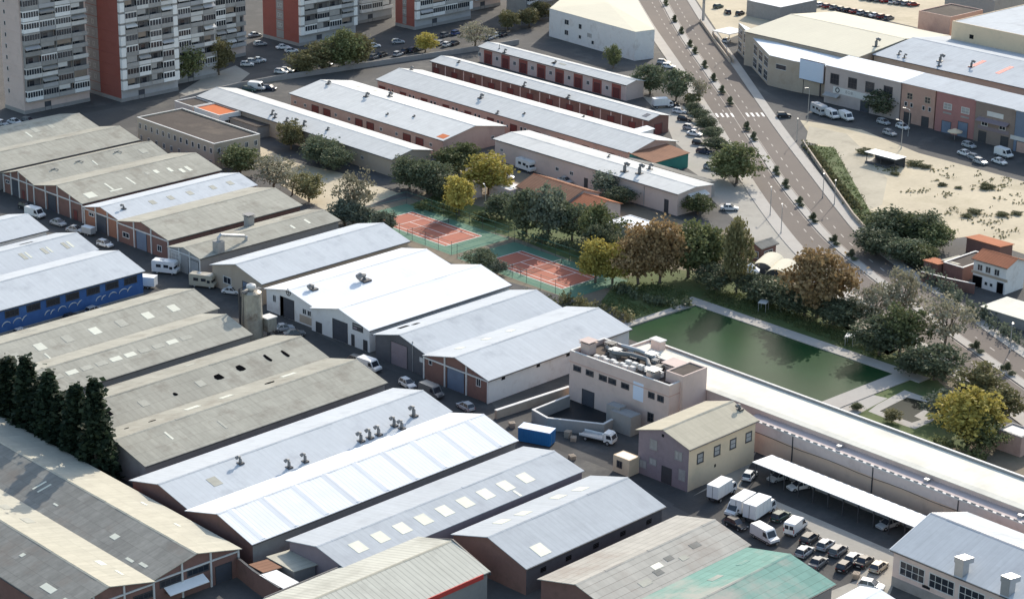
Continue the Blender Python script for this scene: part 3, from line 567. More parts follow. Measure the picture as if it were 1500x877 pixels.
shed('S10b', 'warehouse', 'plain grey warehouse right of the one with holes, with a broken pane near its ridge', (163, 630), (177, 693), (563.4, 562), (478.6, 523.6), R_GREY, W_GREY, ovl=v0, sky=[('left', .68, .55, 2.2, 1, DARKH, 'roof_opening'), ('left', .2, .5, 1.6, .6, DARKH, 'roof_opening'), ('left', .11, .4, 1, .5, DARKH, 'roof_opening'), ('right', .16, .6, .4, 2.4, SKYL), ('left', .78, .4, 3.2, 1.2, SKYL), ('left', .36, .5, 3, 1.4, SKYL), ('left', .5, .5, 2.6, 1.3, SKYL), ('right', .35, .4, .5, 2.5, SKYD)])
GEO_FRONT = None
shed('S11a', 'warehouse', 'pale blue roofed warehouse with seven cowled ventilators along its lower eave', (194, 702.7), (278, 747), (659, 603), None, R_BLUE, W_BRICK, apex=(235.4, 709), ovr=v0, sky=[('right', .14, .5, 1.8, 2.3, SKYD)], vents=[('right', .26, .75, .9, .33), ('right', .37, .12, 1.1, .33), ('right', .43, .12, 1.1, .33), ('right', .645, .12, 1.2, .36), ('right', .68, .12, 1.2, .36), ('right', .715, .12, 1.2, .36), ('right', .79, .22, 1.2, .36), ('right', .8, .05, 1.1, .36), ('right', .88, .3, 1.3, .4)])
shed('S11b', 'warehouse', 'bright white ribbed roof warehouse with nine raised cross bands', (278, 747), (368, 798), (750, 646), (661, 603), R_WRIB, W_BRICK, apex=(319, 752), ovl=v0, sidewall=W_GREY)
shed('S12', 'warehouse', 'pale blue roofed warehouse with a row of eight cream rooflights', (422, 792), (501.7, 829), (861, 695), (768, 654), R_SILV, W_PURP, apex=(471.6, 800), ovr=v0, sky=[('right', .19 + .088 * i, .52, 2.2, 2.6, SKYL) for i in range(8)] + [('right', .72, .15, .5, 1.8, SKYL), ('right', .1, .5, 2.2, 2.6, SKYL)])
shed('S13', 'warehouse', 'silver roofed warehouse with four cream rooflights on its far slope and one near its gable', (666, 782), (768, 832), (970, 743), (864, 696), R_SILV, W_BRICK, apex=(713, 786), ovl=v0, sidewall=W_DARK, sky=[('left', .22, .5, 2.2, 2.2, SKYL), ('left', .36, .55, 2.2, 2.2, SKYL), ('left', .64, .45, 2.2, 2.2, SKYL), ('left', .78, .55, 2.2, 2.2, SKYL), ('right', .16, .24, 2.4, 2.6, SKYL)], ops=[('vent_opening', 'right', u, 2.6, 1.2, .8) for u in (.12, .3, .5, .7, .9)])
shed('S14', 'warehouse', 'beige roofed warehouse with parallel seams and patched sheets at the bottom edge', (791.6, 848), None, (1096.5, 800.6), (994, 755), R_SLAT, W_BRICK, ovr=v0, apex=(848.5, 856), sky=[('right', .45, .55, 2, 1.1, SKYL), ('right', .55, .6, 1.6, 1, R_DGREY), ('right', .62, .45, 1.5, 1, SKYD), ('right', .75, .62, 2, 1.1, R_DGREY), ('right', .42, .4, 1.6, 1.2, R_DGREY), ('right', .3, .3, 2.2, 1.2, SKYD)], ops=[('stain', 'front', .75, 1, 3, 2.5, W_BRICKO)])
shed('S15', 'warehouse', 'green sheet roofed warehouse at the bottom edge', None, (1010, 960), (1222, 860), (1096.5, 800.6), R_GREEN, W_GREY, ovl=v0, pitch=.22, sky=[('left', .6, .55, 2.6, 1.1, R_GREEN), ('left', .82, .5, 2.4, .9, R_GREEN)])
shed('S17', 'warehouse', 'cream striped roof warehouse with a dark gutter, cut by the bottom edge', None, (500, 935), (708.6, 835), (611, 785), R_STRIPE, W_GREY, pitch=.26, ridgecap=R_CREAM, ovb=.1)
shed('S18', 'shed', 'small white roof peeping in at the bottom edge beside the car park', (1208, 885), None, (1316, 880), (1262, 862), R_WHITE, W_WHITE, L=None, pitch=.2, cat='shed')
# lower left pair, ridges the other way
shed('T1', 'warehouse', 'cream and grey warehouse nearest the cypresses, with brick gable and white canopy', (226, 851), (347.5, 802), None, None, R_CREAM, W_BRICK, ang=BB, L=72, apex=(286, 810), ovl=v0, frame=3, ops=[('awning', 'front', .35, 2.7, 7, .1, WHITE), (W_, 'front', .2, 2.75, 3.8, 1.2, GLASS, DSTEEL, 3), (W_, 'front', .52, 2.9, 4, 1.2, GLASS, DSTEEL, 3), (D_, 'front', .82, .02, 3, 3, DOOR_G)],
     sky=[('right', .3, .3, 1.6, .5, SKYL), ('right', .16, .4, 1.6, .5, SKYL)])
g = GEO['T1']
# slopes turned from the sun: shade put into a darker, patched sheet colour
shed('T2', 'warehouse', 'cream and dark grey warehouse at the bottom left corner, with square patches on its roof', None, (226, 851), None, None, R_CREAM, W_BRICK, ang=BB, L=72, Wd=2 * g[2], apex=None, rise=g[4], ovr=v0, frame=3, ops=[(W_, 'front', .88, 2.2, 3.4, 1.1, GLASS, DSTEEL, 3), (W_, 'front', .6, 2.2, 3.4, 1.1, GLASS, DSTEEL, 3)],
     sky=[('right', .03 + .09 * i, .5, 2.2, 1.6, SKYD) for i in range(4, 8)] + [('right', .12, .45, 2, 1.1, SKYL), ('right', .06, .4, 2, .5, SKYL), ('left', .1, .3, 3, 1.2, SKYL), ('left', .03, .25, 1.8, 1.2, SKYL), ('left', .25, .6, .8, .8, SKYL)])
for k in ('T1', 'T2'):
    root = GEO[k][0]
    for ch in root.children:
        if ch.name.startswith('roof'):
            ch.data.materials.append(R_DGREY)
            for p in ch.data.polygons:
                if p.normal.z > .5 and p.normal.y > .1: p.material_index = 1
for s in ((.06, .18, 1.8, .6, SKYL), (.1, .12, 1.8, .5, SKYL), (.2, .4, 1.5, 1.1, SKYL), (.42, .35, 1.2, .35, SKYL), (.5, .55, .4, 2.6, SKYL), (.52, .55, .4, 2.6, SKYL)): rooflight(*GEO['T1'][:1], *GEO['T1'][1:], 'left', *s)
# raised ribs of the white roof
root, l, w_, ez, rise = GEO['S11b']
for i in range(9):
    u = .04 + i * .112; b = MB(); n = Vector((0, -rise, w_)).normalized()
    a, c = gable_slope(l, w_, ez, rise, 'right', u, .0), gable_slope(l, w_, ez, rise, 'right', u, .97)
    b.prism([a + n * .1 + Vector((-1.3, 0, 0)), a + n * .21, a + n * .1 + Vector((.6, 0, 0))], c - a, R_WRIB); b.obj('roof_band', roofof(root))
# ducts, gutters, emblem, sign
root, l, w_, ez, rise = GEO['S4']; b = MB()
p, q = gable_slope(l, w_, ez, rise, 'right', .14, .1), gable_slope(l, w_, ez, rise, 'right', .36, .35)
b.tube([p, p + Vector((0, 0, 3.2)), p + Vector((.6, 0, 3.6)), q + Vector((-.6, 0, 1.2)), q + Vector((0, 0, .9)), q - Vector((0, 0, .3))], [.35] * 6, STEEL, 10); b.box(p.x - .9, p.x + .9, p.y - .9, p.y + .9, p.z, p.z + 2.4, W_GREY); b.obj('extractor_duct', roofof(root))
chimney(root, gable_slope(l, w_, ez, rise, 'left', .55, .15), 2.2, .8)
root, l, w_, ez, rise = GEO['S2a']
for u, v in ((.22, .62), (.42, .75), (.72, .8)):
    a = gable_slope(l, w_, ez, rise, 'right', u, v); b = MB(); b.tube([a + Vector((-1.2, -.3, .3)), a + Vector((0, 0, .28)), a + Vector((.5, -.9, .05))], [.16] * 3, W_GREY, 7); b.obj('roof_pipe', roofof(root))
root, l, w_, ez, rise = GEO['S17']
b = MB(); b.tube([(-l, w_ + .35, ez - .15), (l + .2, w_ + .35, ez - .15)], [.35, .35], DSTEEL, 10); b.obj('gutter', roofof(root))
b = MB(); b.prism([(l + .12, -w_ - .2, ez - .2), (l + .12, 0, ez + rise + .3), (l + .12, w_ + .2, ez - .2), (l + .12, w_ + .2, ez - .7), (l + .12, 0, ez + rise - .4), (l + .12, -w_ - .2, ez - .7)], (.25, 0, 0), DSTEEL); b.obj('verge_trim', roofof(root))
b = MB(); b.box(-l, l - 1.5, -w_ - .5, -w_ - .32, ez - .6, ez + .15, REDP); b.obj('red_fascia', root)
def ring(root, M, r, t, mt, name):
    b = MB(); n = 24
    for i in range(n):
        a0, a1 = 2 * math.pi * i / n, 2 * math.pi * (i + 1) / n
        q = [M @ Vector((rr * math.cos(a), 0, rr * math.sin(a))) for rr, a in ((r - t, a0), (r, a0), (r, a1), (r - t, a1))]; b.prism(q, M.to_3x3() @ Vector((0, .05, 0)), mt)
    return b
root, l, w_, ez, rise = GEO['S6a']; M = wallframe('front', .47, l - .12, w_) @ Matrix.Translation((0, 0, ez + rise * .62))
b = ring(root, M, .75, .18, DSTEEL, 'emblem'); b.box(-.08, .08, 0, .05, -.5, .5, DSTEEL, M); b.box(-.5, .5, 0, .045, -.08, .08, DSTEEL, M); b.obj('emblem', root)
def text(root, M, s, size, mt, name='lettering', depth=.03):
    cu = bpy.data.curves.new(name, 'FONT'); cu.body = s; cu.size = size; cu.extrude = depth; cu.align_x = 'CENTER'; cu.align_y = 'CENTER'; cu.space_character = 1.25
    t = bpy.data.objects.new(name, cu); C.objects.link(t); dg = bpy.context.evaluated_depsgraph_get(); me = bpy.data.meshes.new_from_object(t.evaluated_get(dg)); bpy.data.objects.remove(t)
    me.materials.clear(); me.materials.append(mt); me.transform(M @ Matrix(((1, 0, 0, 0), (0, 0, 1, 0), (0, 1, 0, 0), (0, 0, 0, 1)))); o = link(name, me, root); return o
root, l, w_, ez, rise = GEO['S6b']; M = wallframe('front', .80, l - .12, w_)
b = MB(); b.box(-1.5, 1.5, -.02, .08, 3.5, 4.9, DSTEEL, M); b.box(-1.2, 1.2, .08, .1, 4.45, 4.65, BLINDG, M); b.box(-1.2, -.2, .08, .1, 3.75, 4.2, W_PURP, M); b.obj('sign_board', root)
# painted waves on the blue workshop
root, l, w_, ez, rise = GEO['S8c']
for gi, u in enumerate((.06, .40, .72)):
    for k, (dx, r, a0, a1) in enumerate(((0, 1.0, 70, 170), (1.3, .9, 80, 175), (3.2, 1.1, 30, 165), (5.8, 1.2, 25, 160), (8.0, 1.3, 95, 165))):
        M = wallframe('right', u, l - .12, w_ - .12) @ Matrix.Translation((dx, 0, 1.35)); b = MB(); n = 8
        pts = [M @ Vector((r * math.cos(RAD(a0 + (a1 - a0) * i / n)), .03, r * math.sin(RAD(a0 + (a1 - a0) * i / n)))) for i in range(n + 1)]
        b.tube(pts, [.05 + .06 * math.sin(math.pi * i / n) for i in range(n + 1)], OFFW, 6); b.obj('painted_wave', root)
# ------------------------------------------------------------------ the rows of low units
def rowops(n, kinds, face='left', z=.02):
    o = []
    for i in range(n):
        for du, kd, zz, wd, h, mt in kinds: o.append((kd, face, (i + du) / n, zz, wd, h, mt))
    return o
shed('R1', 'unit_row', 'row of low units with clustered roof ducts, nearest the brown roofed office', (571.6, 235), (627.7, 220), (347, 129), (295.6, 141), R_ROW, W_BEIGE, ez=4.5, ang=BB, pitch=.2, cat='row of units', ops=[(W_, 'left', .86, 2, 1, .9, GLASS), (W_, 'left', .7, 2, 1, .9, GLASS), (W_, 'left', .55, 2, 1, .9, GLASS), (D_, 'left', .62, .02, 2.4, 3, DOOR_G), (W_, 'front', .4, 2.2, 1, .8, GLASS)],
     vents=[('left', .60, .2, .8, .3), ('left', .63, .35, .9, .3), ('left', .54, .2, .7, .3), ('left', .50, .25, .9, .35), ('left', .46, .3, .9, .35), ('left', .36, .5, .5, .25)])
r2 = [(.03, W_, 2, 1, .9), (.10, W_, 2, 1, .9), (.17, D_, .02, 3, 3.3), (.25, D_, .02, 3, 3.3), (.31, W_, 2, 1, .9), (.40, W_, 2, 1, .9), (.465, D_, .02, 3, 3.3), (.54, D_, .02, 3, 3.3), (.61, W_, 2, 1, .9), (.71, W_, 2, 1, .9), (.775, D_, .02, 3, 3.3), (.855, D_, .02, 3, 3.3), (.925, W_, 2, 1, .9)]
shed('R2', 'unit_row', 'widest row of pink walled units with a small red patch at its roof corner', (647, 207), (734, 186), (539, 123), (410, 131), R_ROW, W_PINK, ez=4.5, ang=BB, apex=(691, 192), cat='row of units', ops=[(k, 'left', u, z, a, h, DOOR_R if k == D_ else GLASS) for u, k, z, a, h in r2] + [(W_, 'front', .25, 1.8, 1.1, .9, GLASS), (W_, 'front', .8, 1.8, 1.1, .9, GLASS), (D_, 'back', .5, .02, 3, 3, DOOR_G)],
     sky=[('left', .03, .16, 2.6, 2.2, R_ORANGE, 'roof_patch'), ('right', .75, .4, 1.2, 1, SKYD), ('right', .85, .5, 1.2, 1, SKYD)], vents=[('left', .66, .85, .6, .4), ('right', .62, .6, .6, .45), ('left', .42, .35, .3, .2), ('left', .3, .6, .3, .2), ('left', .93, .9, .5, .35)])
shed('R3', 'unit_row', 'long row of pink units with small white framed windows, third from the brown roofed office', (920, 226), (986, 208), (650, 110), (531, 108), R_ROW, W_PINK, ez=4.5, ang=BB, pitch=.22, cat='row of units', ops=rowops(11, ((.22, D_, .02, 2.6, 3.0, DOOR_R), (.55, W_, 1.7, .9, 1.3, None), (.72, W_, 1.7, .9, 1.3, None), (.95, W_, 1.8, .7, .7, None))),
     vents=[('left', .62, .6, .6, .4), ('left', .43, .4, .3, .2), ('left', .5, .02, .5, .25), ('right', .3, .5, .3, .2), ('right', .98, .7, .6, .3)])
shed('R4', 'unit_row', 'long row with a dark red brick wall divided by pale piers', (950, 179), (976, 168), None, (636, 89), R_ROW, W_BRICK, ez=4.5, ang=BB, pitch=.22, cat='row of units', ops=[('stain', 'left', (i + .5) / 22, .1, .35, 3.9, W_PALE) for i in range(22)] + rowops(11, ((.25, D_, .02, 2.6, 3, DOOR_R),)) + [(D_, 'front', .5, .02, 3, 3, DOOR_R)], sky=[('left', .03, .5, 1.6, 2, GLASS)],
     vents=[('left', .9, .7, .4, .25), ('left', .55, .03, .8, .3), ('left', .35, .03, .5, .3)])
shed('R5', 'unit_row', 'shorter row of units with red and pale bays, beside the tall white hall', (919, 127), (939, 117.6), None, (705, 68), R_ROW, W_PALE, ez=4.5, ang=BB, pitch=.22, cat='row of units', ops=[('stain', 'left', (i + .5) / 8, .05, 3.6, 3.9, W_RED) for i in range(8)] + rowops(8, ((.02, W_, 1.7, 1.2, 1.2, None), (.5, D_, .06, 2.4, 2.9, DOOR_R))),
     vents=[('left', .88, .4, 1.2, .12), ('left', .82, .05, .7, .3), ('left', .5, .5, .3, .25)], sky=[('left', .45, .55, 2.6, .8, SKYD), ('left', .5, .35, 1.4, .7, DARKH)])
shed('R6', 'unit_row', 'long pink walled unit row with two large rooftop flues, behind the clubhouse', (998, 284), (1042, 270), None, (720.5, 204.6), R_ROW, W_PALE, ez=5.3, ang=BB, pitch=.1, cat='row of units', ops=[(W_, 'left', .04, 2.6, 1, .8, GLASS), (W_, 'left', .36, 2, 1.2, 1, GLASS), (W_, 'left', .44, 2, 1.2, 1, GLASS), (D_, 'left', .52, .02, 1.2, 2.4, DSTEEL), (W_, 'left', .76, 2, 1.3, 1.1, GLASS), (D_, 'left', .945, .02, 1.3, 3.2, DSTEEL), ('pipe', 'left', .83, .1, .2, 4.6, STEEL), ('awning', 'front', .55, 4.6, 6, .1, OFFW), (W_, 'front', .5, 1, 3, 1.6, GLASS)],
     vents=[('left', .26, .7, 1.6, .5), ('left', .32, .5, 1.5, .5), ('right', .28, .5, .8, .4), ('right', .5, .5, .5, .2)])
mono('R6b', 'lean_to', 'low grey lean-to strip along the back of the unit row with the flues', (1040, 268), None, (925, 230), (922, 236), R_DGREY, W_GREY, 3.6, .3, ang=BB, Wd=4, cat='lean-to')
mono('R3b', 'porch', 'brown roofed porch with green sides at the end of a pink unit row', (925, 229), (956, 240), (1007, 225), (973, 214), R_TERRB, TEAL, 3.6, .9, ang=AA, cat='porch')
mono('R3c', 'shed', 'small bright white shed squeezed between two unit rows', (934, 196), None, (955, 190), (940, 183), R_WHITE, W_WHITE, 5.2, .3, ang=AA, Wd=3.2, cat='shed')
# ------------------------------------------------------------------ other buildings
flat('U1', 'office', 'two storey pinkish office with a flat brown gravel roof and white parapet', (328, 211), (386, 193), (254.5, 160), (194, 175), R_BROWN, W_BEIGE, 6.6, ang=BB, par=.35, cap=OFFW, cat='office', ops=[(W_, 'left', (i + .5) / 13, 4, .9, 1.4, GLASS) for i in range(13)] + [(W_, 'left', (i + .5) / 10, .9, 1, 1.4, GLASS) for i in range(10)] + [(W_, 'front', (i + .5) / 5, 4, 1, 1.4, GLASS) for i in range(5)])
flat('U2a', 'annexe', 'low annexe with a flat dark roof, between the office and the first unit row', (284, 156.5), (311.4, 151), (286, 141.9), (254, 149), R_BROWN, W_PALE, 4.2, ang=BB, par=.3, cap=OFFW, cat='annexe')
flat('U2b', 'annexe', 'low white annexe with a flat bright orange roof', (324, 171), (349.7, 162), (315, 151), (285, 157.4), R_ORANGE, W_WHITE, 4.25, ang=BB, par=.25, cap=OFFW, cat='annexe', ops=[(W_, 'front', .4, 1.2, 2.4, 1.6, GLASS)] + [(W_, 'left', (i + .5) / 6, 1.4, .9, 1.1, GLASS) for i in range(6)])
mono('U3', 'lean_to', 'low brown lean-to beside the orange roofed annexe', (375, 188), None, (352, 168), (338, 174), R_BROWN, W_GREY, 2.9, .3, ang=BB, Wd=8, cat='lean-to')
DD = flat('D', 'factory_block', 'tall pink flat roofed block with rooftop plant and small dark windows', (835.4, 512.7), (983, 567), (1036, 541), (876, 499), R_BROWN, W_PALE, 9.4, ang=AA, par=.9, cap=OFFW, cat='factory', ops=[(W_, 'front', u, 5.9, 1.9, 1.1, GLASS, DSTEEL) for u in (.08, .21, .345, .44, .57)] + [(W_, 'front', u, 5.9, 1.5, 1.2, GLASS, DSTEEL) for u in (.83, .92)] + [('stain', 'front', .70, 4.6, 2.4, 3.4, CANVAS), (W_, 'front', .83, 1.4, 1.4, 1.8, GLASS, DSTEEL), ('vent_opening', 'right', .72, 5.4, 1.1, .9), (D_, 'front', .2, .02, 3, 3, DOOR_G)])
root, l, w_, h, _ = GEO['D']
for i in range(8): ac_unit(root, -l + 1.6 + .5 * (i % 2), w_ - 5.2 - i * 1.15, h - .8, 1.0, math.pi / 2)
for i in range(6): ac_unit(root, -l + 3.6, w_ - 11 - i * 1.5, h - .8, 1.1, math.pi / 2)
chimney(root, (-l + 3.2, w_ - 1.6, h - .8), 1.9, 1.0, 'roof_tank', W_PALE); chimney(root, (l - 2, -w_ + 5, h - .8), 1.4, 1.3, 'roof_tank', W_PALE); chimney(root, (-l + 2.2, -w_ + 5.6, h - .8), 1.3, .9, 'roof_tank', STEEL)
b = MB(); z = h + .2
for i in range(9): chimney(root, (l - 1.2 - (i * 37 % 5) * .7, w_ - 2.2 - i * 2.1, h - .8), .5 + (i * 7 % 4) * .25, .45 + (i % 3) * .15, 'roof_plant', (W_GREY, DSTEEL, STEEL)[i % 3])
b.tube([(l - 3.5, w_ - 4, h - .9), (l - 3.5, w_ - 4, z), (l - 5, w_ - 7, z + .2), (l - 3, w_ - 9.5, z), (l - 2.8, w_ - 13, z), (l - 4.6, w_ - 15, z - .1), (l - 4.6, w_ - 17.5, h - .9)], [.45] * 7, VENTM, 10); b.obj('roof_duct', roofof(root))
b = MB(); b.tube([(l - 1.6, w_ - 6, h - .9), (l - 1.6, w_ - 6, z + .4), (l - 1.4, w_ - 10, z + .5), (l - 1.6, w_ - 14, z + .3), (l - 1.6, w_ - 14, h - .9)], [.4] * 5, STEEL, 10); b.obj('roof_duct', roofof(root))
b = MB(); b.box(-l - .05, l + .05, -w_ - .05, w_ + .05, 7.3, 7.5, W_PINK); b.obj('string_course', root)
flat('D2', 'stair_tower', 'slim pink stair tower against the back corner of the tall pink block', None, (1000, 551), (1037, 538), None, R_BROWN, W_PALE, 10.6, ang=AA, Wd=4, par=.3, cat='tower')
shed('C', 'hall', 'two storey cream hall with four dark framed windows and a mauve gable', (937, 628), (1008, 658.5), (1108, 615), None, R_TAN, W_PURP, ez=7.8, apex=(972, 629), sidewall=W_CREAM, cat='hall', ridgecap=R_GREY, ops=[(W_, 'right', u, 4.3, 1.7, 1.9, BLINDG, DSTEEL, 0) for u in (.17, .42, .66, .90)] + [(D_, 'front', .58, .02, 2.2, 3, DSTEEL), (W_, 'front', .3, 5.2, 1.6, 1.8, BLINDG, W_GREY), (W_, 'front', .8, 5, 1.6, 1.6, BLINDG, W_GREY), (W_, 'front', .3, 2.4, 1.6, 1.2, BLINDG, W_GREY), (W_, 'front', .88, 1.6, 1.4, 2, BLINDG, W_GREY), (W_, 'front', .1, 1.2, 1.6, 1.4, BLINDG, W_GREY), ('vent_opening', 'front', .48, 8.1, .5, .5), ('vent_opening', 'right', .4, 2.4, .4, .5)])
root, l, w_, ez, rise = GEO['C']; cowl(root, l, w_, ez, rise, 'right', .97, .6, .5, .35)
# long flat-topped hall by the pool, with a lower ledge on the yard side
W_PEACH = mat('peach_render', (.72, .51, .38), .9, .1, .2, 1.5, spot=(.44, .3, .23), spot_amt=.5, spot_scale=.2); W_MAUVE = mat('pale_mauve_render', (.58, .49, .46), .9, .1, .2, 1.5, spot=(.36, .28, .26), spot_amt=.5, spot_scale=.2)
LB = Vector(P(1113, 664)); lw0 = 150.0
Lroot = thing('long_hall', 'very long cream roofed hall between the pool and the car park', 'hall', (LB.x, LB.y, 0), RAD(-92.24)); GEO['L'] = (Lroot, 0, 0, 0, 0)
# local x runs along the wall away from the cream hall, local y towards the pool
def lbox(name, x0, x1, y0, y1, z0, z1, mt, top=None, par=None):
    b = MB(); b.box(x0, x1, y0, y1, z0, z1, mt, None, top); return b.obj(name, par or Lroot)
XS, XE = -38, 95
lbox('lower_wall', -3.5, XE, 0, 3.2, 0, 5.5, W_PEACH, W_MAUVE); lbox('wall_band', -3.5, XE, -.05, 0, 3.75, 5.45, W_MAUVE); lbox('wall', XS, XE, 3.2, 12.5, 0, 6.3, W_PALE)
b = MB(); b.prism([(XS - .2, 2.9, 6.32), (XS - .2, 4.2, 6.42), (XS - .2, 12.48, 6.32), (XS - .2, 12.48, 6.44), (XS - .2, 4.2, 6.6), (XS - .2, 2.9, 6.44)], (XE - XS, 0, 0), R_BEIGE); b.obj('roof', Lroot)
lbox('parapet', XS - .2, XE, 12.5, 13.0, 0, 6.9, W_GREY, OFFW); lbox('parapet', XS - .6, XS - .2, 3.0, 13.0, 5.9, 6.95, W_PALE, OFFW)
lbox('ledge_coping', -3.5, XE, -.12, .25, 5.504, 5.7, OFFW)
b = MB()
for i in range(60): b.box(-3 + i * 1.6, -2.2 + i * 1.6, -.05, .18, 5.704, 5.9, W_GREY)
b.obj('coping_tiles', Lroot)
b = MB(); b.tube([(-3 + i * 3, -.08, 3.6 + .12 * math.sin(i * 1.3)) for i in range(33)], [.05] * 33, DSTEEL, 5); b.obj('cable', Lroot)
for x in (7, 24, 41, 58, 75): lbox('downpipe', x, x + .16, -.16, 0, .1, 5.5, DSTEEL)
for x in (15, 33, 51, 69): lbox('roof_box', x, x + .8, 1.6, 2.6, 5.504, 6.0, STEEL)
b = MB(); b.box(XS + 2, XS + 4.4, 10.4, 11.8, 6.3, 8.2, W_PALE); b.box(XS + 1.8, XS + 4.6, 10.2, 12, 8.2, 8.4, OFFW); b.obj('roof_tank', Lroot)
mono('carport', 'carport', 'long white roofed open carport in front of the long hall', (1355, 775), None, None, (1100, 680), WHITE, W_GREY, 3.0, .15, ang=BB, Wd=4.6, posts=12, cat='carport')
shed('S16', 'factory_hall', 'grey blue roofed hall with two square ducts and gridded windows, at the right bottom corner', None, None, (1420, 752), (1307, 804), R_SILV, W_PALE, ez=6.0, ang=BB, L=60, pitch=.3, ridgecap=STEEL, cat='hall', base=(W_GREY, 1.6), ops=[(W_, 'left', u, 2.4, 4.6, 2.4, GLASS, OFFW, 3) for u in (.06, .15, .24, .33, .42)] + [('vent_opening', 'left', .105, 1.9, 1.4, .5)])
root, l, w_, ez, rise = GEO['S16']
for u in (.80, .665):
    p = gable_slope(l, w_, ez, rise, 'left', u, .06); b = MB(); s = .75
    b.box(p.x - s, p.x + s, p.y - s, p.y + s, p.z - .4, p.z + 2.0, STEEL); b.prism([(p.x - s - .1, p.y + s + .1, p.z + 2.0), (p.x - s - .1, p.y - s - 1.0, p.z + 1.7), (p.x - s - .1, p.y - s - 1.0, p.z + 2.5), (p.x - s - .1, p.y + s + .1, p.z + 2.9)], (2 * s + .2, 0, 0), STEEL); b.obj('roof_duct', roofof(root))
b = MB(); n = 10
for sg, nm in ((1, 'left'), (-1, 'right')):
    a, c = gable_slope(l, w_, ez, rise, nm, 1.0, -.03), gable_slope(l, w_, ez, rise, nm, 1.0, .985); b.prism([a + Vector((.3, 0, .14)), a + Vector((.45, 0, .14)), a + Vector((.45, 0, -.25)), a + Vector((.3, 0, -.25))], c - a, WHITE)
b.obj('verge_trim', roofof(root))
# clubhouse and garden buildings
shed('club', 'clubhouse', 'clubhouse with a brown tiled roof, among the trees above the tennis courts', (830, 296), None, None, (757, 273.5), R_TERRB, W_PALE, ez=3.4, ang=BB, Wd=11, pitch=.36, cat='clubhouse', ridgecap=R_TERRA, ops=[(W_, 'left', u, 1, 1.4, 1.4, GLASS) for u in (.15, .4, .65, .9)])
shed('club2', 'pavilion', 'small pavilion with an orange tiled roof at the end of the clubhouse', (868, 310), None, None, (834, 300), R_TERRA, W_PALE, ez=3.0, ang=BB, Wd=9.5, pitch=.36, cat='pavilion', ridgecap=R_TERRA)
flat('blueflat', 'terrace_block', 'low flat block with a pale blue white roof beside the trees', (968, 345), (984, 331), (902, 310), (898, 332), R_WHITE, W_WHITE, 4.2, ang=BB, par=.2, cat='building')
flat('whitelow', 'changing_room', 'low white changing room behind the yellow trees', (690, 276), (708, 268), (648, 254), (634, 262), R_WHITE, W_PALE, 3, ang=BB, par=.15, cat='changing room', ops=[(W_, 'left', .3, 1.2, 1, 1, GLASS), (W_, 'left', .7, 1.2, 1, 1, GLASS)])
flat('whitelow2', 'changing_room', 'low white changing room against the clubhouse gable', (748, 281), (766, 272), (736, 262), (724, 270), R_WHITE, W_PALE, 3, ang=BB, par=.15, cat='changing room')
shed('darkhut', 'hut', 'dark slate roofed hut beside the curved roof sheds', (1098, 358), (1120, 366), (1132, 354), None, R_DGREY, W_BRICK, ez=3.6, pitch=.4, cat='hut', ops=[(W_, 'front', .5, 1, 2, 1.6, GLASS), (W_, 'right', .5, 1, 3, 1.6, GLASS)])
for px_, lab in (((1124, 398), 'cream barrel roofed shed, left of the pair by the avenue'), ((1145, 408), 'cream barrel roofed shed, right of the pair by the avenue')):
    o = P(*px_); r = thing('barrel_shed', lab, 'shed', (o.x, o.y, 0), RAD(20), 'barrel roofed sheds'); b = MB(); n = 12; R = 2.7
    pr = [(-4, R * math.cos(math.pi * i / n), 1.1 + R * .8 * math.sin(math.pi * i / n)) for i in range(n + 1)]; inn = [(x, y * .95, 1.1 + (z - 1.1) * .95) for x, y, z in reversed(pr)]
    b.prism(pr + inn, (8, 0, 0), R_YEL); b.obj('roof', r); b = MB(); b.prism([(-3.9, R - .1, 0), (-3.9, -R + .1, 0)] + [(x + .1, y * .93, z * .97) for x, y, z in reversed(pr)], (7.8, 0, 0), W_DARK); b.obj('wall', r)
def tent(px_, s, lab):
    o = P(*px_); r = thing('tent', lab, 'tent', (o.x, o.y, 0), RAD(random.uniform(0, 60))); b = MB(); n = 8
    for i in range(n):
        a0, a1 = 2 * math.pi * i / n, 2 * math.pi * (i + 1) / n; p0, p1 = [Vector((s * math.cos(a), s * math.sin(a), 2.3)) for a in (a0, a1)]; q0, q1 = [Vector((s * .45 * math.cos(a), s * .45 * math.sin(a), 3.1)) for a in (a0, a1)]
        b.face([p0, p1, q1, q0], WHITE); b.face([q0, q1, (0, 0, 3.8)], WHITE); b.face([p0 - Vector((0, 0, .3)), p1 - Vector((0, 0, .3)), p1, p0], WHITE)
    b.obj('canopy', r)
    for i in range(4): a = 2 * math.pi * (i + .5) / 4; b = MB(); b.box(s * .85 * math.cos(a) - .06, s * .85 * math.cos(a) + .06, s * .85 * math.sin(a) - .06, s * .85 * math.sin(a) + .06, 0, 2.35, STEEL); b.obj('pole', r)
tent((1062, 385), 2.6, 'white marquee between the tall green tree and the olive tree'); tent((1072, 402), 1.8, 'small white marquee below the larger marquee'); tent((1099, 410), 2.0, 'white marquee left of the barrel roofed sheds')
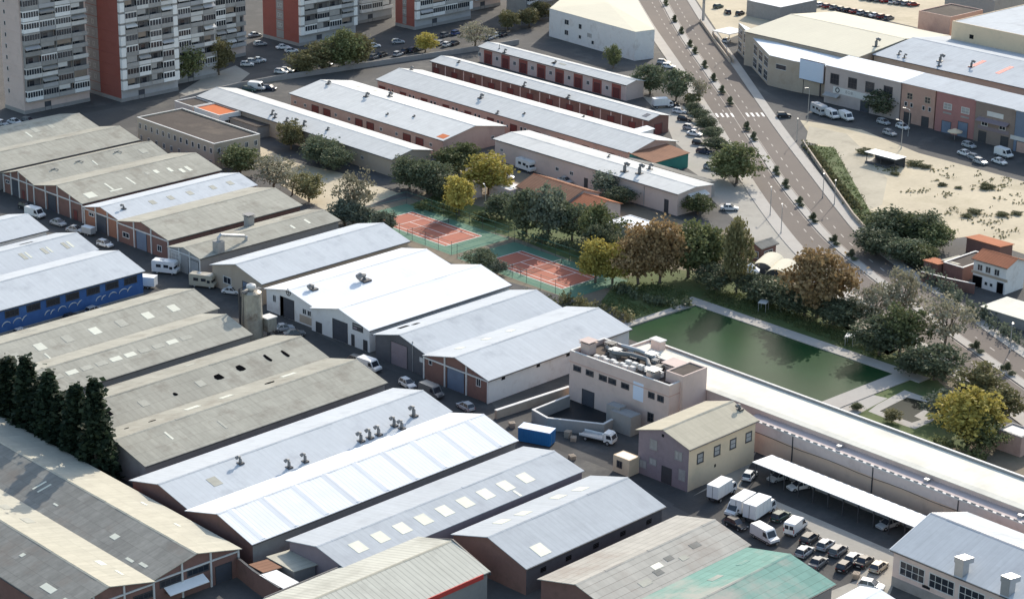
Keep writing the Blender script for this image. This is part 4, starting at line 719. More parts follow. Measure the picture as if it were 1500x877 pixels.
# house by the lot
shed('house', 'house', 'white two storey house with an orange tiled roof beside the sand lot', (1480.6, 393), (1500, 381), (1450, 367), (1428.7, 380), R_TERRA, W_WHITE, ez=6, ang=BB, pitch=.36, cat='house', ops=[(W_, 'left', u, 3.6, 1.4, 1.5, GLASS) for u in (.2, .45, .72)] + [(W_, 'left', .42, .9, .8, .8, GLASS), (W_, 'left', .58, .9, .8, .8, GLASS), (D_, 'left', .15, .02, 2.4, 2.4, DARKH), (D_, 'left', .85, .02, 1.6, 2.4, DARKH), ('panel', 'left', .5, 2.9, 9, .5, W_BEIGE)])
mono('house2', 'lean_to', 'long terracotta lean-to along the edge of the sand lot', (1468, 364), None, None, (1412, 352), R_TERRA, W_BRICK, 2.8, .5, ang=BB, Wd=5, cat='lean-to')
flat('house3', 'outbuilding', 'low outbuilding with a flat dark roof beside the orange roofed house', (1427, 397), (1440, 372), (1412, 362), (1400, 390), R_BROWN, W_BRICK, 3.2, ang=BB, par=.25, cap=OFFW, cat='outbuilding')
mono('house4', 'shed', 'small shed with a faded terracotta roof at the hedge', (1374, 390), None, None, (1352, 384), R_TERRA, W_BRICK, 2.5, .4, ang=BB, Wd=4, cat='shed')
mono('house5', 'shed', 'tumbledown grey shed between the faded terracotta shed and the flat dark roof', (1400, 391), None, None, (1382, 383), R_CREAM, W_GREY, 2.6, .4, ang=BB, Wd=6, cat='shed')
mono('terr', 'terrace', 'white paved roof terrace at the right edge below the house yard', (1540, 478), None, None, (1432, 452), R_BEIGE, W_GREY, 2.2, .1, ang=BB, Wd=9, cat='terrace')
flat('hutR', 'pump_house', 'small pink pump house with a flat pale roof beside the yellow tree', (1493, 645), (1512, 632), (1489, 618.5), (1465, 625), OFFW, W_PINK, 3.6, ang=BB, par=.2, cap=W_GREY, cat='pump house')
flat('kiosk', 'kiosk', 'small cream kiosk with a white roof beside the mauve gable', (899, 665), (922, 675), (936, 668), None, WHITE, W_CREAM, 3, ang=AA, par=.12, cat='kiosk', ops=[(W_, 'front', .4, 1, 1.2, 1.3, GLASS, DSTEEL)])
flat('porch1', 'porch', 'grey flat roofed porch at the foot of the tall pink block', (896, 600), (922, 612), (940, 606), None, W_GREY, W_GREY, 3.6, ang=AA, par=.1, cat='porch')
flat('porch2', 'porch', 'smaller grey porch behind the first at the tall pink block', (889, 591), (906, 598), (918, 594), None, W_GREY, W_GREY, 4.0, ang=AA, par=.1, cat='porch')
mono('shelter', 'shelter', 'flat white roofed open shelter on the sand lot', (1308, 237), (1318, 232), (1288, 217), (1275, 222), WHITE, W_DARK, 2.6, .1, ang=BB, posts=3, cat='shelter')
b = MB(); b.box(-3.4, 3.4, -2.6, 2.6, 0, .5, W_DARK); b.box(-3.2, 3.2, -2.4, 2.4, .5, .62, DSTEEL); o = b.obj('platform'); o.location = P(1292, 240); o.rotation_euler.z = RAD(BB); tag(o, 'dark low platform in front of the white roofed shelter', 'platform')
# bottom centre lean-tos and yard walls
mono('lt1', 'lean_to', 'dark brown slatted lean-to roof under the white ribbed warehouse', (385.6, 842), (408, 831), (392, 820), (369, 829), R_TERRB, W_DARK, 3.0, .3, ang=BB, cat='lean-to')
mono('lt2', 'lean_to', 'pale rusty lean-to roof against the silver warehouse gable', (424, 842), None, (424, 806), (400, 816), R_CREAM, W_GREY, 2.8, .3, ang=BB, cat='lean-to')
mono('lt3', 'lean_to', 'white sheeted lean-to roof with dark scuffs near the dark gutter', (420, 872), (437, 858), (408, 834), (390, 842), WHITE, W_GREY, 3.0, .2, ang=BB, cat='lean-to')
lowwall('yard_wall', 'dark brick yard wall at the bottom edge, left of the dark gutter', [(346, 815), (372, 836), (410, 861)], 3.2, .3, W_BRICK, DSTEEL)
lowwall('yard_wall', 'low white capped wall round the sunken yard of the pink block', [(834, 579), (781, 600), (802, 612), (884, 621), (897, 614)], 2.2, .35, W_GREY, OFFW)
lowwall('site_wall', 'pale wall running along the side of the silver blue warehouse', [(726, 601), (760, 590), (834, 566)], 1.6, .5, W_BEIGE, OFFW)
lowwall('boundary_wall', 'long low wall between the unit rows and the towers', [(264, 143), (300, 133), (350, 121), (405, 111), (560, 88), (704, 67), (760, 58)], 1.5, .35, W_GREY, None)
lowwall('boundary_wall', 'dark retaining wall between the avenue and the sand lot', [(1176, 205), (1214, 260), (1250, 312), (1300, 368)], 1.0, .35, W_BEIGE, None)
lowwall('parapet_wall', 'low roadside wall in front of the glazed works', [(1026, 28), (1050, 62), (1070, 88)], 1.0, .3, W_BEIGE, None)
lowwall('parapet_wall', 'second low roadside wall behind the first at the glazed works', [(1044, 46), (1060, 66), (1075, 87)], 1.4, .3, W_BEIGE, None)
lowwall('garden_wall', 'brick wall below the sheds of the orange roofed house', [(1350, 398), (1390, 408), (1428, 416)], 2.2, .3, W_BRICK, OFFW)
W_LOGGIA = mat('dark_loggia_render', (.15, .145, .15), .9, .3, .4, 1.5)  # darker render for the back walls of open loggias
W_TOW = mat('cool_grey_render', (.40, .40, .41), .9, .15, .3, 1.5, spot=(.3, .3, .31), spot_amt=.5)
def tower(key, label, fl, fr, br, floors, wall, ang=AA, L=None, Wd=None, bays=4, redside=None, spine=False, seed=1, fh=3.05, facade='right', white=True, gap=(.06, .46), group='apartment towers'):
    rnd = random.Random(seed); cx, cy, l, w = fit((fl, fr, br, None), 0, ang, L, Wd); root = thing('apartment_tower', label, 'apartment block', (cx, cy, 0), RAD(ang), group); GEO[key] = (root, l, w, 0, 0)
    H = floors * fh + .8; b = MB(); b.box(-l, l, -w, w, 0, H, wall); wo = b.obj('wall', root)
    if redside:
        wo.data.materials.append(redside)
        for p in wo.data.polygons:
            if p.normal.x < -.5: p.material_index = 1
    b = MB(); b.box(-l - .2, l + .2, -w - .2, w + .2, H, H + .5, OFFW); b.obj('roof', root)
    b = MB(); b.box(-l - .08, l + .08, -w - .06, w + .06, .02, 1.0, W_GREY); b.obj('plinth', root)
    # string courses on the blank side
    b = MB()
    for f in range(1, floors): b.box(-l - .06, -l + .02, -w + .1, w - .1, f * fh + .55, f * fh + .68, redside or wall)
    b.obj('string_course', root)
    x0 = -l + (1.5 if spine else .4); x1 = l - (1.5 if spine else .4); bw = (x1 - x0) / bays; yo = -w
    for f in range(1, floors):
        z = f * fh + .6; k = 0
        if spine and white:
            for sx in (-1, 1):
                b = MB(); b.box(sx * (l - .75) - .75, sx * (l - .75) + .75, yo - 1.0, yo, z - .25, z + 2.2, WHITE); b.box(sx * (l - .75) - .75, sx * (l - .75) + .75, yo - .8, yo, z + 2.2, z + fh - .25, W_GREY); b.obj('white_pier', root)
        b = MB(); b.box(x0, x1, yo - 1.15, yo, z - .35, z - .15, W_GREY); b.obj('floor_slab', root)
        while k < bays:
            xa, xb = x0 + bw * k + .06, x0 + bw * (k + 1) - .06; t = rnd.random(); b = MB(); pm = rnd.choice((BLINDG, BLINDG, OFFW, W_GREY, W_TOW, W_WHITE))
            if t < .42:                         # glazed-in balcony
                fm = rnd.choice((WHITE, WHITE, OFFW, BLINDG)); b.box(xa, xb, yo - 1.1, yo, z - .15, z + .85, pm if t < .2 else fm); b.box(xa + .05, xb - .05, yo - 1.02, yo, z + .85, z + 2.3, GLASS); b.box(xa, xb, yo - 1.1, yo, z + 2.3, z + 2.7, fm)
                n = max(2, int((xb - xa) / .8))
                for i in range(n + 1): xx = xa + (xb - xa - .1) * i / n; b.box(xx, xx + .1, yo - 1.08, yo - .9, z + .85, z + 2.3, fm)
            else:                               # open loggia with parapet, blind or awning
                b.box(xa, xb, yo - 1.1, yo - .98, z - .15, z + .85, pm); b.box(xa, xb, yo - .98, yo, z - .15, z - .05, W_GREY); b.box(xa, xa + .1, yo - .98, yo, z - .05, z + 2.7, W_GREY); b.box(xa + .1, xb, yo - .015, yo + .02, z - .05, z + 2.4, W_LOGGIA)
                b.box(xa + .3, xa + 1.2, yo - .035, yo + .02, z - .04, z + 2.1, GLASS); b.box(xa + 1.5, min(xa + 2.9, xb - .2), yo - .035, yo + .02, z + .7, z + 2.0, GLASS)
                if t < .6: b.prism([(xa + .1, yo - .1, z + 2.6), (xa + .1, yo - 1.5, z + 1.5 + .5 * rnd.random()), (xa + .1, yo - 1.52, z + 1.45), (xa + .1, yo - .1, z + 2.5)], (xb - xa - .2, 0, 0), rnd.choice((BLINDG, BLINDG, W_TOW, W_GREY, OFFW)))
                elif t < .8: b.box(xa + .1, xa + (xb - xa) * rnd.uniform(.4, .95), yo - 1.04, yo - .98, z + .8 + rnd.random() * .8, z + 2.7, rnd.choice((BLIND, BLINDG, BLINDG, OFFW)))
            b.obj('balcony', root); k += 1
    # windows on the blank side
    for f in range(1, floors):
        for u in ((gap[0] * .65 + gap[1] * .35, gap[0] * .3 + gap[1] * .7) if redside else (.25,)):
            opening(root, l, w, 'window', 'front', u, f * fh + 1.5, .9 if redside else .8, 1.2, GLASS, None, 0)
    if redside:                                  # recessed grey stair zone on the side wall
        b = MB(); y1, y0 = w * (1 - 2 * gap[0]), w * (1 - 2 * gap[1]); b.box(-l - .05, -l + .02, y0, y1, 1.2, H - .1, W_GREY); b.obj('grey_bay', root)
    opening(root, l, w, 'door', 'right', .35, .02, 2, 2.4, DOOR_G)
    return root
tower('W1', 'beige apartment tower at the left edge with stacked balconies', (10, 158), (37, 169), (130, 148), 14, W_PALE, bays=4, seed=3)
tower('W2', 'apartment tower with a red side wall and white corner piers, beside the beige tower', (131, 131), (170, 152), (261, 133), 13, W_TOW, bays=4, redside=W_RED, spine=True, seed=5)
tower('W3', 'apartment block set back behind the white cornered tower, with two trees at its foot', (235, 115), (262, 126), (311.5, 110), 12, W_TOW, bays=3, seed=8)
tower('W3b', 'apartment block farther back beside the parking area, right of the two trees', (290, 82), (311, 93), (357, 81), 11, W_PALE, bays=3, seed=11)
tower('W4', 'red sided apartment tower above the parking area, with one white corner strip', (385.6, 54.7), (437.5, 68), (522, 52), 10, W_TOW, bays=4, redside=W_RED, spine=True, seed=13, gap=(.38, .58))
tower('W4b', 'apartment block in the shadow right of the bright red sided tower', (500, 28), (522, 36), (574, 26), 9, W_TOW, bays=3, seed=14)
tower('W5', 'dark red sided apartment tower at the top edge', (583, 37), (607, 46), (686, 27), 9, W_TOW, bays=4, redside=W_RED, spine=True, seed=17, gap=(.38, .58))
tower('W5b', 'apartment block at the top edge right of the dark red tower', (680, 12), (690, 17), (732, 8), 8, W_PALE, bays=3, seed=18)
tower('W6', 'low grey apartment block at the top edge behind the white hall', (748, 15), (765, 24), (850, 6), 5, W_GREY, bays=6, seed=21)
# ------------------------------------------------------------------ free-form buildings
def poly_building(key, name, label, pix, h, roof, wall, peak=None, cat='hall', wins=(), par=.5):
    pts = [P(a, c, h) for a, c in pix]; o = sum(pts, Vector()) / len(pts); r = thing(name, label, cat, (o.x, o.y, 0)); q = [p - o for p in pts]; n = len(q)
    b = MB(); b.prism([(p.x, p.y, 0) for p in q], (0, 0, h), wall); b.obj('wall', r)
    b = MB(); c = sum(q, Vector()) / n; c.z = (peak or .3) + h + .1; ins = [Vector((p.x, p.y, 0)) * 1.0 for p in q]
    for i in range(n):
        a, d = ins[i], ins[(i + 1) % n]; b.face([(a.x, a.y, h + .1), (d.x, d.y, h + .1), c], roof); b.face([(a.x, a.y, h + .01), (d.x, d.y, h + .01), (d.x, d.y, h + .1), (a.x, a.y, h + .1)], roof)
    b.face([(p.x, p.y, h + .01) for p in reversed(ins)], roof); b.obj('roof', r)
    for (i, u, z, wd, hh, mt, bars) in wins:
        a, d = q[i], q[(i + 1) % n]; t = (d - a); t.z = 0; ln = t.length; t.normalize(); nn = Vector((t.y, -t.x, 0)); m_ = a + t * ln * u
        if nn.dot(a + d) < 0: nn = -nn
        M = Matrix(((t.x, nn.x, 0, m_.x), (t.y, nn.y, 0, m_.y), (0, 0, 1, 0), (0, 0, 0, 1))); b = MB(); x = wd / 2
        b.box(-x, x, -.05, .03, z, z + hh, mt, M); b.box(-x - .1, x + .1, -.05, .12, z - .12, z, OFFW, M); b.box(-x - .1, x + .1, -.05, .1, z + hh, z + hh + .1, OFFW, M)
        for k in range(bars + 2): xx = -x + wd * k / (bars + 1); b.box(xx - .06, xx + .06, -.05, .08, z, z + hh, W_GREY, M)
        if hh > 1.4: b.box(-x, x, -.05, .07, z + hh * .5, z + hh * .5 + .08, OFFW, M)
        b.obj('window', r)
    return r
poly_building('N', 'factory_hall', 'tall white walled hall with a cream roof beside the avenue', [(805, 13), (931, 47.5), (959, 44), (930, -6), (880, -22), (835, -12)], 8.6, R_YEL, W_WHITE, 1.2, 'hall', [(0, .21, 5.2, 1.8, 1.4, GLASS, 1), (0, .37, 5.0, 1.2, 1.4, GLASS, 0), (0, .21, 2.0, 1.6, 1.4, GLASS, 1), (0, .37, 2.0, 1, 1.0, GLASS, 0), (0, .48, 3.2, 1.8, 1.2, BLINDG, 1), (0, .52, 1.4, 1, 1.0, GLASS, 0)])
poly_building('V1', 'glazed_works', 'works wing with two rows of large windows facing the avenue', [(1082, 34), (1127, 81.5), (1163, 90), (1215, 99), (1262, 90), (1104, 50)], 8.6, R_WHITE, W_BEIGE, .4, 'works', [(0, (i + .5) / 6, z, 4.2, 2.7, GLASS, 1) for i in range(6) for z in (.9, 4.7)] + [(1, .5, 5.4, 3.6, 1.3, GLASS, 0)])
shed('V2', 'factory_hall', 'broad cream roofed hall behind the glazed works', (1256, 86), (1385, 52), (1222, 17), (1099, 46), R_YEL, W_BEIGE, ez=10, ang=BB, pitch=.10, cat='hall', vents=[('left', .05, .5, 1.6, .5)])
shed('V3', 'factory_hall', 'broad grey blue roofed hall with scattered flues and red stripes', None, None, (1385, 52), (1287, 82), R_SILV, W_BEIGE, ez=10, ang=BB, pitch=.12, L=75, cat='hall', vents=[('left', .75, .3, 1.2, .5), ('left', .62, .35, 1.2, .4), ('left', .72, .1, 1, .3), ('left', .92, .2, .8, .3), ('left', .88, .12, .8, .3)],
     sky=[('left', .62, .5, 1.4, 7, REDP, 'roof_stripe'), ('left', .5, .5, 1.4, 7, REDP, 'roof_stripe')])
flat('V6', 'factory_hall', 'tall beige ribbed wall hall with a pale blue roof at the top right corner', None, (1395, 31), None, None, R_SILV, W_CREAM, 16, ang=BB + 180, L=70, Wd=45, par=.25, cat='hall', ops=[('vent_opening', 'right', .1, 12, 1.4, 1.2)])
flat('V7', 'factory_block', 'windowless brown block behind the cream roofed hall', None, (1345, 16), (1394, 25), None, R_BROWN, W_PINK, 14, ang=BB + 180, Wd=16, par=.4, cat='factory')
flat('V8', 'factory_block', 'low dark block at the top edge beside the scrap yard', None, (1098, 0), (1140, 12), None, R_WHITE, W_GREY, 5, ang=BB + 180, Wd=18, par=.2, cat='factory')
flat('V9', 'factory_block', 'dark roofed block with rooftop tanks at the top edge', None, (1390, -14), (1452, 2), None, R_BROWN, W_GREY, 10, ang=BB + 180, Wd=26, par=.5, cat='factory')
for x in (2, 9): chimney(GEO['V9'][0], (x - 6, -8, 9.4), 2.4, 1.2, 'roof_tank', STEEL)
W_ROSE = mat('rose_render', (.36, .18, .17), .9, .15, .2, 1.5, spot=(.2, .1, .1), spot_amt=.5); W_OCH = mat('ochre_render', (.42, .27, .22), .9, .15, .2, 1.5, spot=(.24, .15, .12), spot_amt=.5); W_BRN = mat('brown_render', (.24, .19, .165), .9, .15, .2, 1.5, spot=(.15, .12, .1), spot_amt=.5); W_SHOP = mat('dull_pale_render', (.42, .36, .34), .9, .15, .2, 1.5, spot=(.3, .25, .24), spot_amt=.5)
def front(key, label, a, c, h, wall, ops, roof=R_SILV, depth=10):
    return mono(key, 'shop_building', label, None, a, c, None, roof, wall, h, 1.0, ang=BB + 180, Wd=depth, cat='shop', ops=ops, group='buildings along the side street')
A1 = (W_, GLASS)
front('F1', 'pale shop building with a long sign band and four large gridded windows', (1209.5, 95.5), (1320, 121.5), 10.4, W_SHOP, [(W_, 'right', u, 5.6, 3.0, 3.0, GLASS, DSTEEL, 2) for u in (.13, .37, .60, .84)] + [('awning', 'right', .12, 3.2, 5, .1, BLINDG), (D_, 'right', .55, .02, 3, 3.0, DOOR_G), ('panel', 'right', .42, 3.4, 15.5, 1.7, OFFW)], R_WHITE)
front('F2', 'ochre shop building with arched windows and doors', (1320.5, 121.8), (1372, 133), 10.4, W_OCH, [(W_, 'right', u, 6.4, 1.9, 1.8, GLASS, W_BEIGE) for u in (.25, .78)] + [(W_, 'right', u, 4.4, .9, 1.2, GLASS) for u in (.15, .32, .68, .86)] + [(D_, 'right', .22, .02, 2.4, 2.8, DSTEEL), (D_, 'right', .75, .02, 2.4, 2.8, DSTEEL)])
front('F3', 'rose red shop building with blue grey shutters', (1372.5, 133.2), (1430, 147), 10.6, W_ROSE, [(W_, 'right', u, 6.3, 2.6, 1.7, BLINDG, OFFW) for u in (.3, .75)] + [('panel', 'right', u, 5.2, 2.6, .4, W_GREY) for u in (.3, .75)] + [(D_, 'right', .3, .02, 3, 3.2, DOOR_B), (D_, 'right', .72, .02, 3.2, 4.0, DOOR_B)])
front('F4', 'brown shop building with a long balcony and a torn white sign', (1430.5, 147.2), (1488, 161.5), 10.6, W_BRN, [('panel', 'right', .5, 7.4, 5, 1.2, OFFW), ('awning', 'right', .48, 6.7, 9.5, .1, W_PURP), ('panel', 'right', .48, 3.6, 9.5, .9, W_PURP), (W_, 'right', .25, 4.5, 2, 1.6, GLASS), (W_, 'right', .7, 4.5, 2, 1.6, GLASS), (D_, 'right', .22, .02, 2.4, 3, DSTEEL), (D_, 'right', .78, .02, 2.4, 3, DSTEEL)])
front('F5', 'blue upper walled shop building at the right edge', (1488.5, 161.7), (1570, 181), 10.6, DOOR_B, [('panel', 'right', .3, 3, 12, 1.0, OFFW), (D_, 'right', .3, .02, 8, 2.8, W_PINK)])
root, l, w_, h, _ = GEO['F1']; M = wallframe('right', .42, l - .1, w_ - .1); text(root, M @ Matrix.Translation((-2.2, .06, 4.25)), 'BOB', 1.15, W_GREY); text(root, M @ Matrix.Translation((3.6, .06, 4.25)), 'DG', 1.0, BLINDG)
b = ring(root, M @ Matrix.Translation((-6.2, .06, 4.25)), .75, .28, DSTEEL, 'x'); b.obj('emblem', root)
# billboard
o = P(1187, 140); r = thing('billboard', 'large blank pale blue billboard at the corner of the glazed works', 'billboard', (o.x, o.y, 0), RAD(BB + 180)); b = MB(); b.box(-4.2, 4.2, -.2, .1, 4.2, 9.6, CANVAS); b.obj('panel', r)
b = MB(); b.box(-4.4, 4.4, .1, .3, 4.0, 9.8, DSTEEL); b.obj('frame', r)
for x in (-3, 3): b = MB(); b.box(x - .15, x + .15, .3, .6, 0, 9.6, DSTEEL); b.obj('post', r)
# silo
o = P(370, 496); r = thing('silo', 'tall rusty steel silo with a domed cap at the end of the grey warehouse', 'silo', (o.x, o.y, 0)); b = MB(); RUST = mat('weathered_silo_steel', (.36, .34, .29), .5, .3, .5, 2, metal=.3, spot=(.15, .10, .07), spot_amt=.9, spot_scale=.35, streak=.2)
b.tube([(0, 0, 0), (0, 0, 4), (0, 0, 9.6), (0, 0, 10.0)], [2.1, 2.1, 1.95, 1.3], RUST, 20); b.obj('body', r)
b = MB(); b.tube([(0, 0, 10), (0, 0, 10.7), (0, 0, 11.1), (0, 0, 11.4)], [.5, 1.0, .9, .2], OFFW, 16); b.obj('cap', r)
b = MB(); b.box(-2.3, 2.3, -.5, .5, 9.9, 10.02, DSTEEL); b.obj('platform', r)
b = MB()
for y in (-.25, .25): b.box(-2.3, -2.2, y - .03, y + .03, .1, 10.4, DSTEEL)
for i in range(24): b.box(-2.28, -2.22, -.25, .25, .4 + i * .4, .45 + i * .4, DSTEEL)
b.obj('ladder', r); b = MB(); b.tube([(-1.6, 1.7, 0), (-1.6, 1.7, 10.2), (-.6, .6, 10.8)], [.22, .22, .2], DSTEEL, 8); b.obj('filling_pipe', r)
o = P(394, 494); r = thing('hopper', 'square dust hopper beside the silo', 'hopper', (o.x, o.y, 0)); b = MB(); b.box(-1.1, 1.1, -1.1, 1.1, 1.6, 4.2, RUST); b.prism([(-1.1, -1.1, 1.6), (1.1, -1.1, 1.6), (1.1, 1.1, 1.6), (-1.1, 1.1, 1.6)], (0, 0, .004), RUST); b.obj('body', r); b = MB(); b.box(-1.25, 1.25, -1.25, 1.25, 4.2, 4.4, OFFW); b.obj('lid', r)
b = MB()
for sx in (-1, 1):
    for sy in (-1, 1): b.box(sx - .12, sx + .12, sy - .12, sy + .12, 0, 1.6, DSTEEL)
b.obj('stand', r)
# ------------------------------------------------------------------ trees
RT = random.Random(42)
def crown_mesh(kind, rz, rx, n, leaf, zc, sparse=1.0, seed=0, cone=False):
    rnd = random.Random(seed); V = []; F = []
    nc = max(10, int(n / 26)); cl = []
    for i in range(nc):
        for _ in range(40):
            x, y, z = [rnd.uniform(-1, 1) for _ in range(3)]; d = math.sqrt(x * x + y * y + z * z)
            if d <= 1 and d > .35 * rnd.random() + .25: break
        if cone:
            t = rnd.random() ** 1.25; rad = (1 - t ** 1.6) * (.55 + .45 * rnd.random()); a = rnd.random() * 6.283; cl.append((Vector((rx * rad * math.cos(a), rx * rad * math.sin(a), zc - rz + 2 * rz * t)), rx * .32, a))
        else:
            k = 1 + .3 * math.sin(3 * math.atan2(y, x) + seed) + .15 * math.sin(5 * z + seed * 2)
            cl.append((Vector((x * rx * k, y * rx * k, zc + z * rz * (1 if z > 0 else .8))), rx * rnd.uniform(.2, .36), 0))
    for c, r, a in cl:
        for j in range(26):
            d = Vector((rnd.gauss(0, 1), rnd.gauss(0, 1), rnd.gauss(0, 1) * (1.6 if cone else .75))) * r * .55; p = c + d
            s = leaf * rnd.uniform(.5, 1.6); u = Vector((rnd.gauss(0, 1), rnd.gauss(0, 1), rnd.gauss(0, 1) * (1.5 if cone else .6))).normalized(); v = u.orthogonal().normalized(); v.rotate(Matrix.Rotation(rnd.random() * 6.28, 3, u)); q = u.cross(v)
            i = len(V); V += [tuple(p + (v * a1 + q * b1 + u * (.25 * abs(a1))) * s) for a1, b1 in ((-.55, -.32), (.35, -.5), (.6, .25), (-.3, .5))]; F.append((i, i + 1, i + 2, i + 3))
    me = bpy.data.meshes.new('crown'); me.from_pydata(V, [], F); me.materials.append(LEAF[kind]); me.update(); return me
def trunk_mesh(h, r, limbs, spread, zc, seed):
    rnd = random.Random(seed); b = MB(); top = zc * 1.0; pts = [Vector((0, 0, -.1))]
    for i in range(1, 5): pts.append(Vector((rnd.gauss(0, .08) * i, rnd.gauss(0, .08) * i, top * i / 4)))
    b.tube(pts, [r * (1.15 - .2 * i) for i in range(5)], BARK, 8)
    for k in range(limbs):
        t = rnd.uniform(.4, .95); s = pts[0].lerp(pts[-1], t); a = 6.283 * k / limbs + rnd.uniform(-.4, .4); e = s + Vector((math.cos(a) * spread * rnd.uniform(.5, .95), math.sin(a) * spread * rnd.uniform(.5, .95), (h - s.z) * rnd.uniform(.35, .8)))
        m_ = s.lerp(e, .5) + Vector((0, 0, -.06 * h)); b.tube([s, m_, e], [r * .45, r * .3, r * .08], BARK, 6)
        for kk in range(2):
            e2 = m_ + (e - m_) * rnd.uniform(.3, .8) + Vector((rnd.gauss(0, .25) * spread, rnd.gauss(0, .25) * spread, rnd.uniform(.05, .22) * h)); b.tube([m_, e2], [r * .22, r * .05], BARK, 5)
    return b.fixn(b.mesh('trunk'))
PROTO = {}
SPEC = {  # kind: list of (rz, rx, leaves, leafsize, zc, h) for a tree 10 m tall
    'green': (4.5, 3.4, 4200, .32, 5.4), 'dark': (4.4, 3.5, 4200, .32, 5.2), 'olive': (4.5, 3.2, 3800, .32, 5.4), 'yellow': (4.4, 2.9, 4200, .33, 5.4), 'orange': (4.6, 3.4, 4600, .32, 5.3),
    'bare': (4.0, 3.5, 1600, .30, 5.9), 'grey': (4.3, 3.2, 3600, .33, 5.5), 'cypress': (4.85, 1.25, 5200, .30, 5.0), 'scrub': (3.6, 4.5, 2000, .6, 4.2)}
def tree(kind, base, h, rx, label, name=None, cat='tree', group='trees', z0=0.0):
    """base: pixel of the foot; h height in m; rx crown radius in m"""
    o = P(base[0], base[1], z0) if not isinstance(base, Vector) else base
    var = RT.randrange(3); key = (kind, var)
    if key not in PROTO:
        rz, r, n, lf, zc = SPEC[kind]; sd = hash(kind) % 7 if False else sum(map(ord, kind)) + var * 31
        PROTO[key] = (crown_mesh(kind, rz, r, n, lf, zc, seed=sd, cone=kind == 'cypress'), trunk_mesh(10, .22 if kind != 'scrub' else .1, 0 if kind == 'cypress' else 10 if kind == 'bare' else 7 if kind == 'olive' else 5, r * .8, zc, sd))
    cm, tm = PROTO[key]; r0 = SPEC[kind][1]
    nm = name or {'green': 'leafy_tree', 'dark': 'dark_tree', 'olive': 'olive_toned_tree', 'yellow': 'autumn_tree', 'orange': 'autumn_tree', 'bare': 'thin_leaved_tree', 'grey': 'eucalyptus', 'cypress': 'cypress', 'scrub': 'shrub'}[kind]
    root = thing(nm, label, cat, (o.x, o.y, o.z), RT.random() * 6.28, group); root.scale = (rx / r0, rx / r0, h / 10)
    link('crown', cm, root); link('trunk', tm, root); return root
T = tree
T('green', (268, 120), 11, 5.2, 'dense green tree, left of the two at the foot of the set back apartment block')
T('olive', (321, 110), 11, 3.6, 'upright olive green tree right of the dense one below the apartment block')
T('olive', (446, 108), 6.5, 4.3, 'low olive tree at the left end of the roadside clump below the red tower')
T('olive', (473, 104), 8.5, 4.5, 'middle olive tree of the roadside clump below the red tower')
T('green', (502, 102), 11.5, 5.4, 'biggest green tree of the roadside clump below the red tower')
T('olive', (524, 98), 9.5, 4.2, 'olive tree at the right end of the roadside clump below the red tower')
T('yellow', (623, 77), 6, 2.9, 'small pale yellow tree alone on the roadside verge')
T('bare', (697, 72), 8, 4.8, 'broad greyish tree at the roadside above the shorter unit row')
T('olive', (744, 45), 6.5, 3.0, 'olive tree at the top edge, left of the white hall')
T('olive', (775, 40), 6, 3.2, 'shrubby olive tree against the corner of the white hall', name='olive_toned_tree')
T('olive', (790, 30), 6, 3.0, 'olive tree behind the corner of the white hall')
T('green', (898, 100), 6.8, 2.2, 'small green tree behind the shorter unit row, casting a shadow on its roof')
T('dark', (952, 138), 8.5, 4.2, 'dark round tree at the end of the shorter unit row')
T('dark', (990, 148), 9, 3.8, 'dark tree between the round one and the avenue')
T('bare', (1024, 150), 7, 2.4, 'thin bare tree on the avenue pavement near the top')
T('scrub', (1013, 152), 3.4, 2.2, 'pale round bush beside the thin bare tree', cat='bush')
T('green', (1079, 268), 10, 5.4, 'large dark green tree overhanging the avenue below the crossing')
T('green', (1062, 262), 6, 3.0, 'smaller green tree against the large one below the crossing')
for i, (x, y, h, r) in enumerate(((1016, 166, 3, 2.2), (1025, 178, 3.4, 2.4), (1036, 190, 3.6, 2.6), (1044, 204, 3.4, 2.4), (1050, 222, 3.8, 2.8), (1056, 240, 3.2, 2.4), (1066, 246, 3, 2.4))):
    T('dark', (x, y), h, r, f"dark bush in the line between the unit yard and the avenue, {('topmost', 'second', 'third', 'fourth', 'fifth', 'sixth', 'lowest')[i]} of seven", name='bush', cat='bush', group='bushes along the avenue')
T('olive', (427, 219), 7.5, 3.2, 'small rounded olive tree in front of the low unit row with ducts')
T('dark', (470, 240), 7, 4.4, 'dark tree in the shade of the low unit row with ducts')
T('dark', (490, 250), 6, 3.6, 'second dark tree in the shade of the low unit row, to the right')
T('green', (352, 256), 7.2, 4.6, 'bright green tree at the corner of the brown roofed office')
T('bare', (402, 280), 9, 5.0, 'large spreading tree with thin grey leaves, at the left end of the sand yard')
T('bare', (428, 286), 6.5, 3.4, 'smaller thin leaved tree leaning on the large spreading one')
T('olive', (453, 296), 7, 3.2, 'olive tree behind the warehouses, left of the sand yard')
T('bare', (520, 320), 11.5, 4.4, 'tall thin leaved tree on the near edge of the sand yard')
T('grey', (505, 330), 6, 3.6, 'grey green bush tree at the foot of the tall thin leaved tree')
T('grey', (528, 334), 5.6, 3.4, 'second grey green bush tree at the foot of the tall thin leaved tree')
T('grey', (564, 343), 5.6, 2.6, 'slim grey green bush at the corner of the left tennis court', name='bush', cat='bush')
T('dark', (600, 276), 8, 4.2, 'dark tree at the gable of the low unit row with ducts')
T('dark', (626, 284), 8.5, 4.6, 'dark tree above the left tennis court')
T('dark', (648, 292), 6.5, 3.8, 'low dark tree between the left tennis court and the changing room')
T('green', (660, 258), 7, 4.0, 'mid green tree in front of the pink gable')
T('green', (680, 252), 7.5, 3.6, 'green tree behind the golden tree')
T('yellow', (716, 284), 10, 4.9, 'big golden yellow tree beside the changing room')
T('yellow', P(648, 334) + Vector((9.0, 3.9, 0)), 10, 3.0, 'upright yellow tree left of the big golden one')
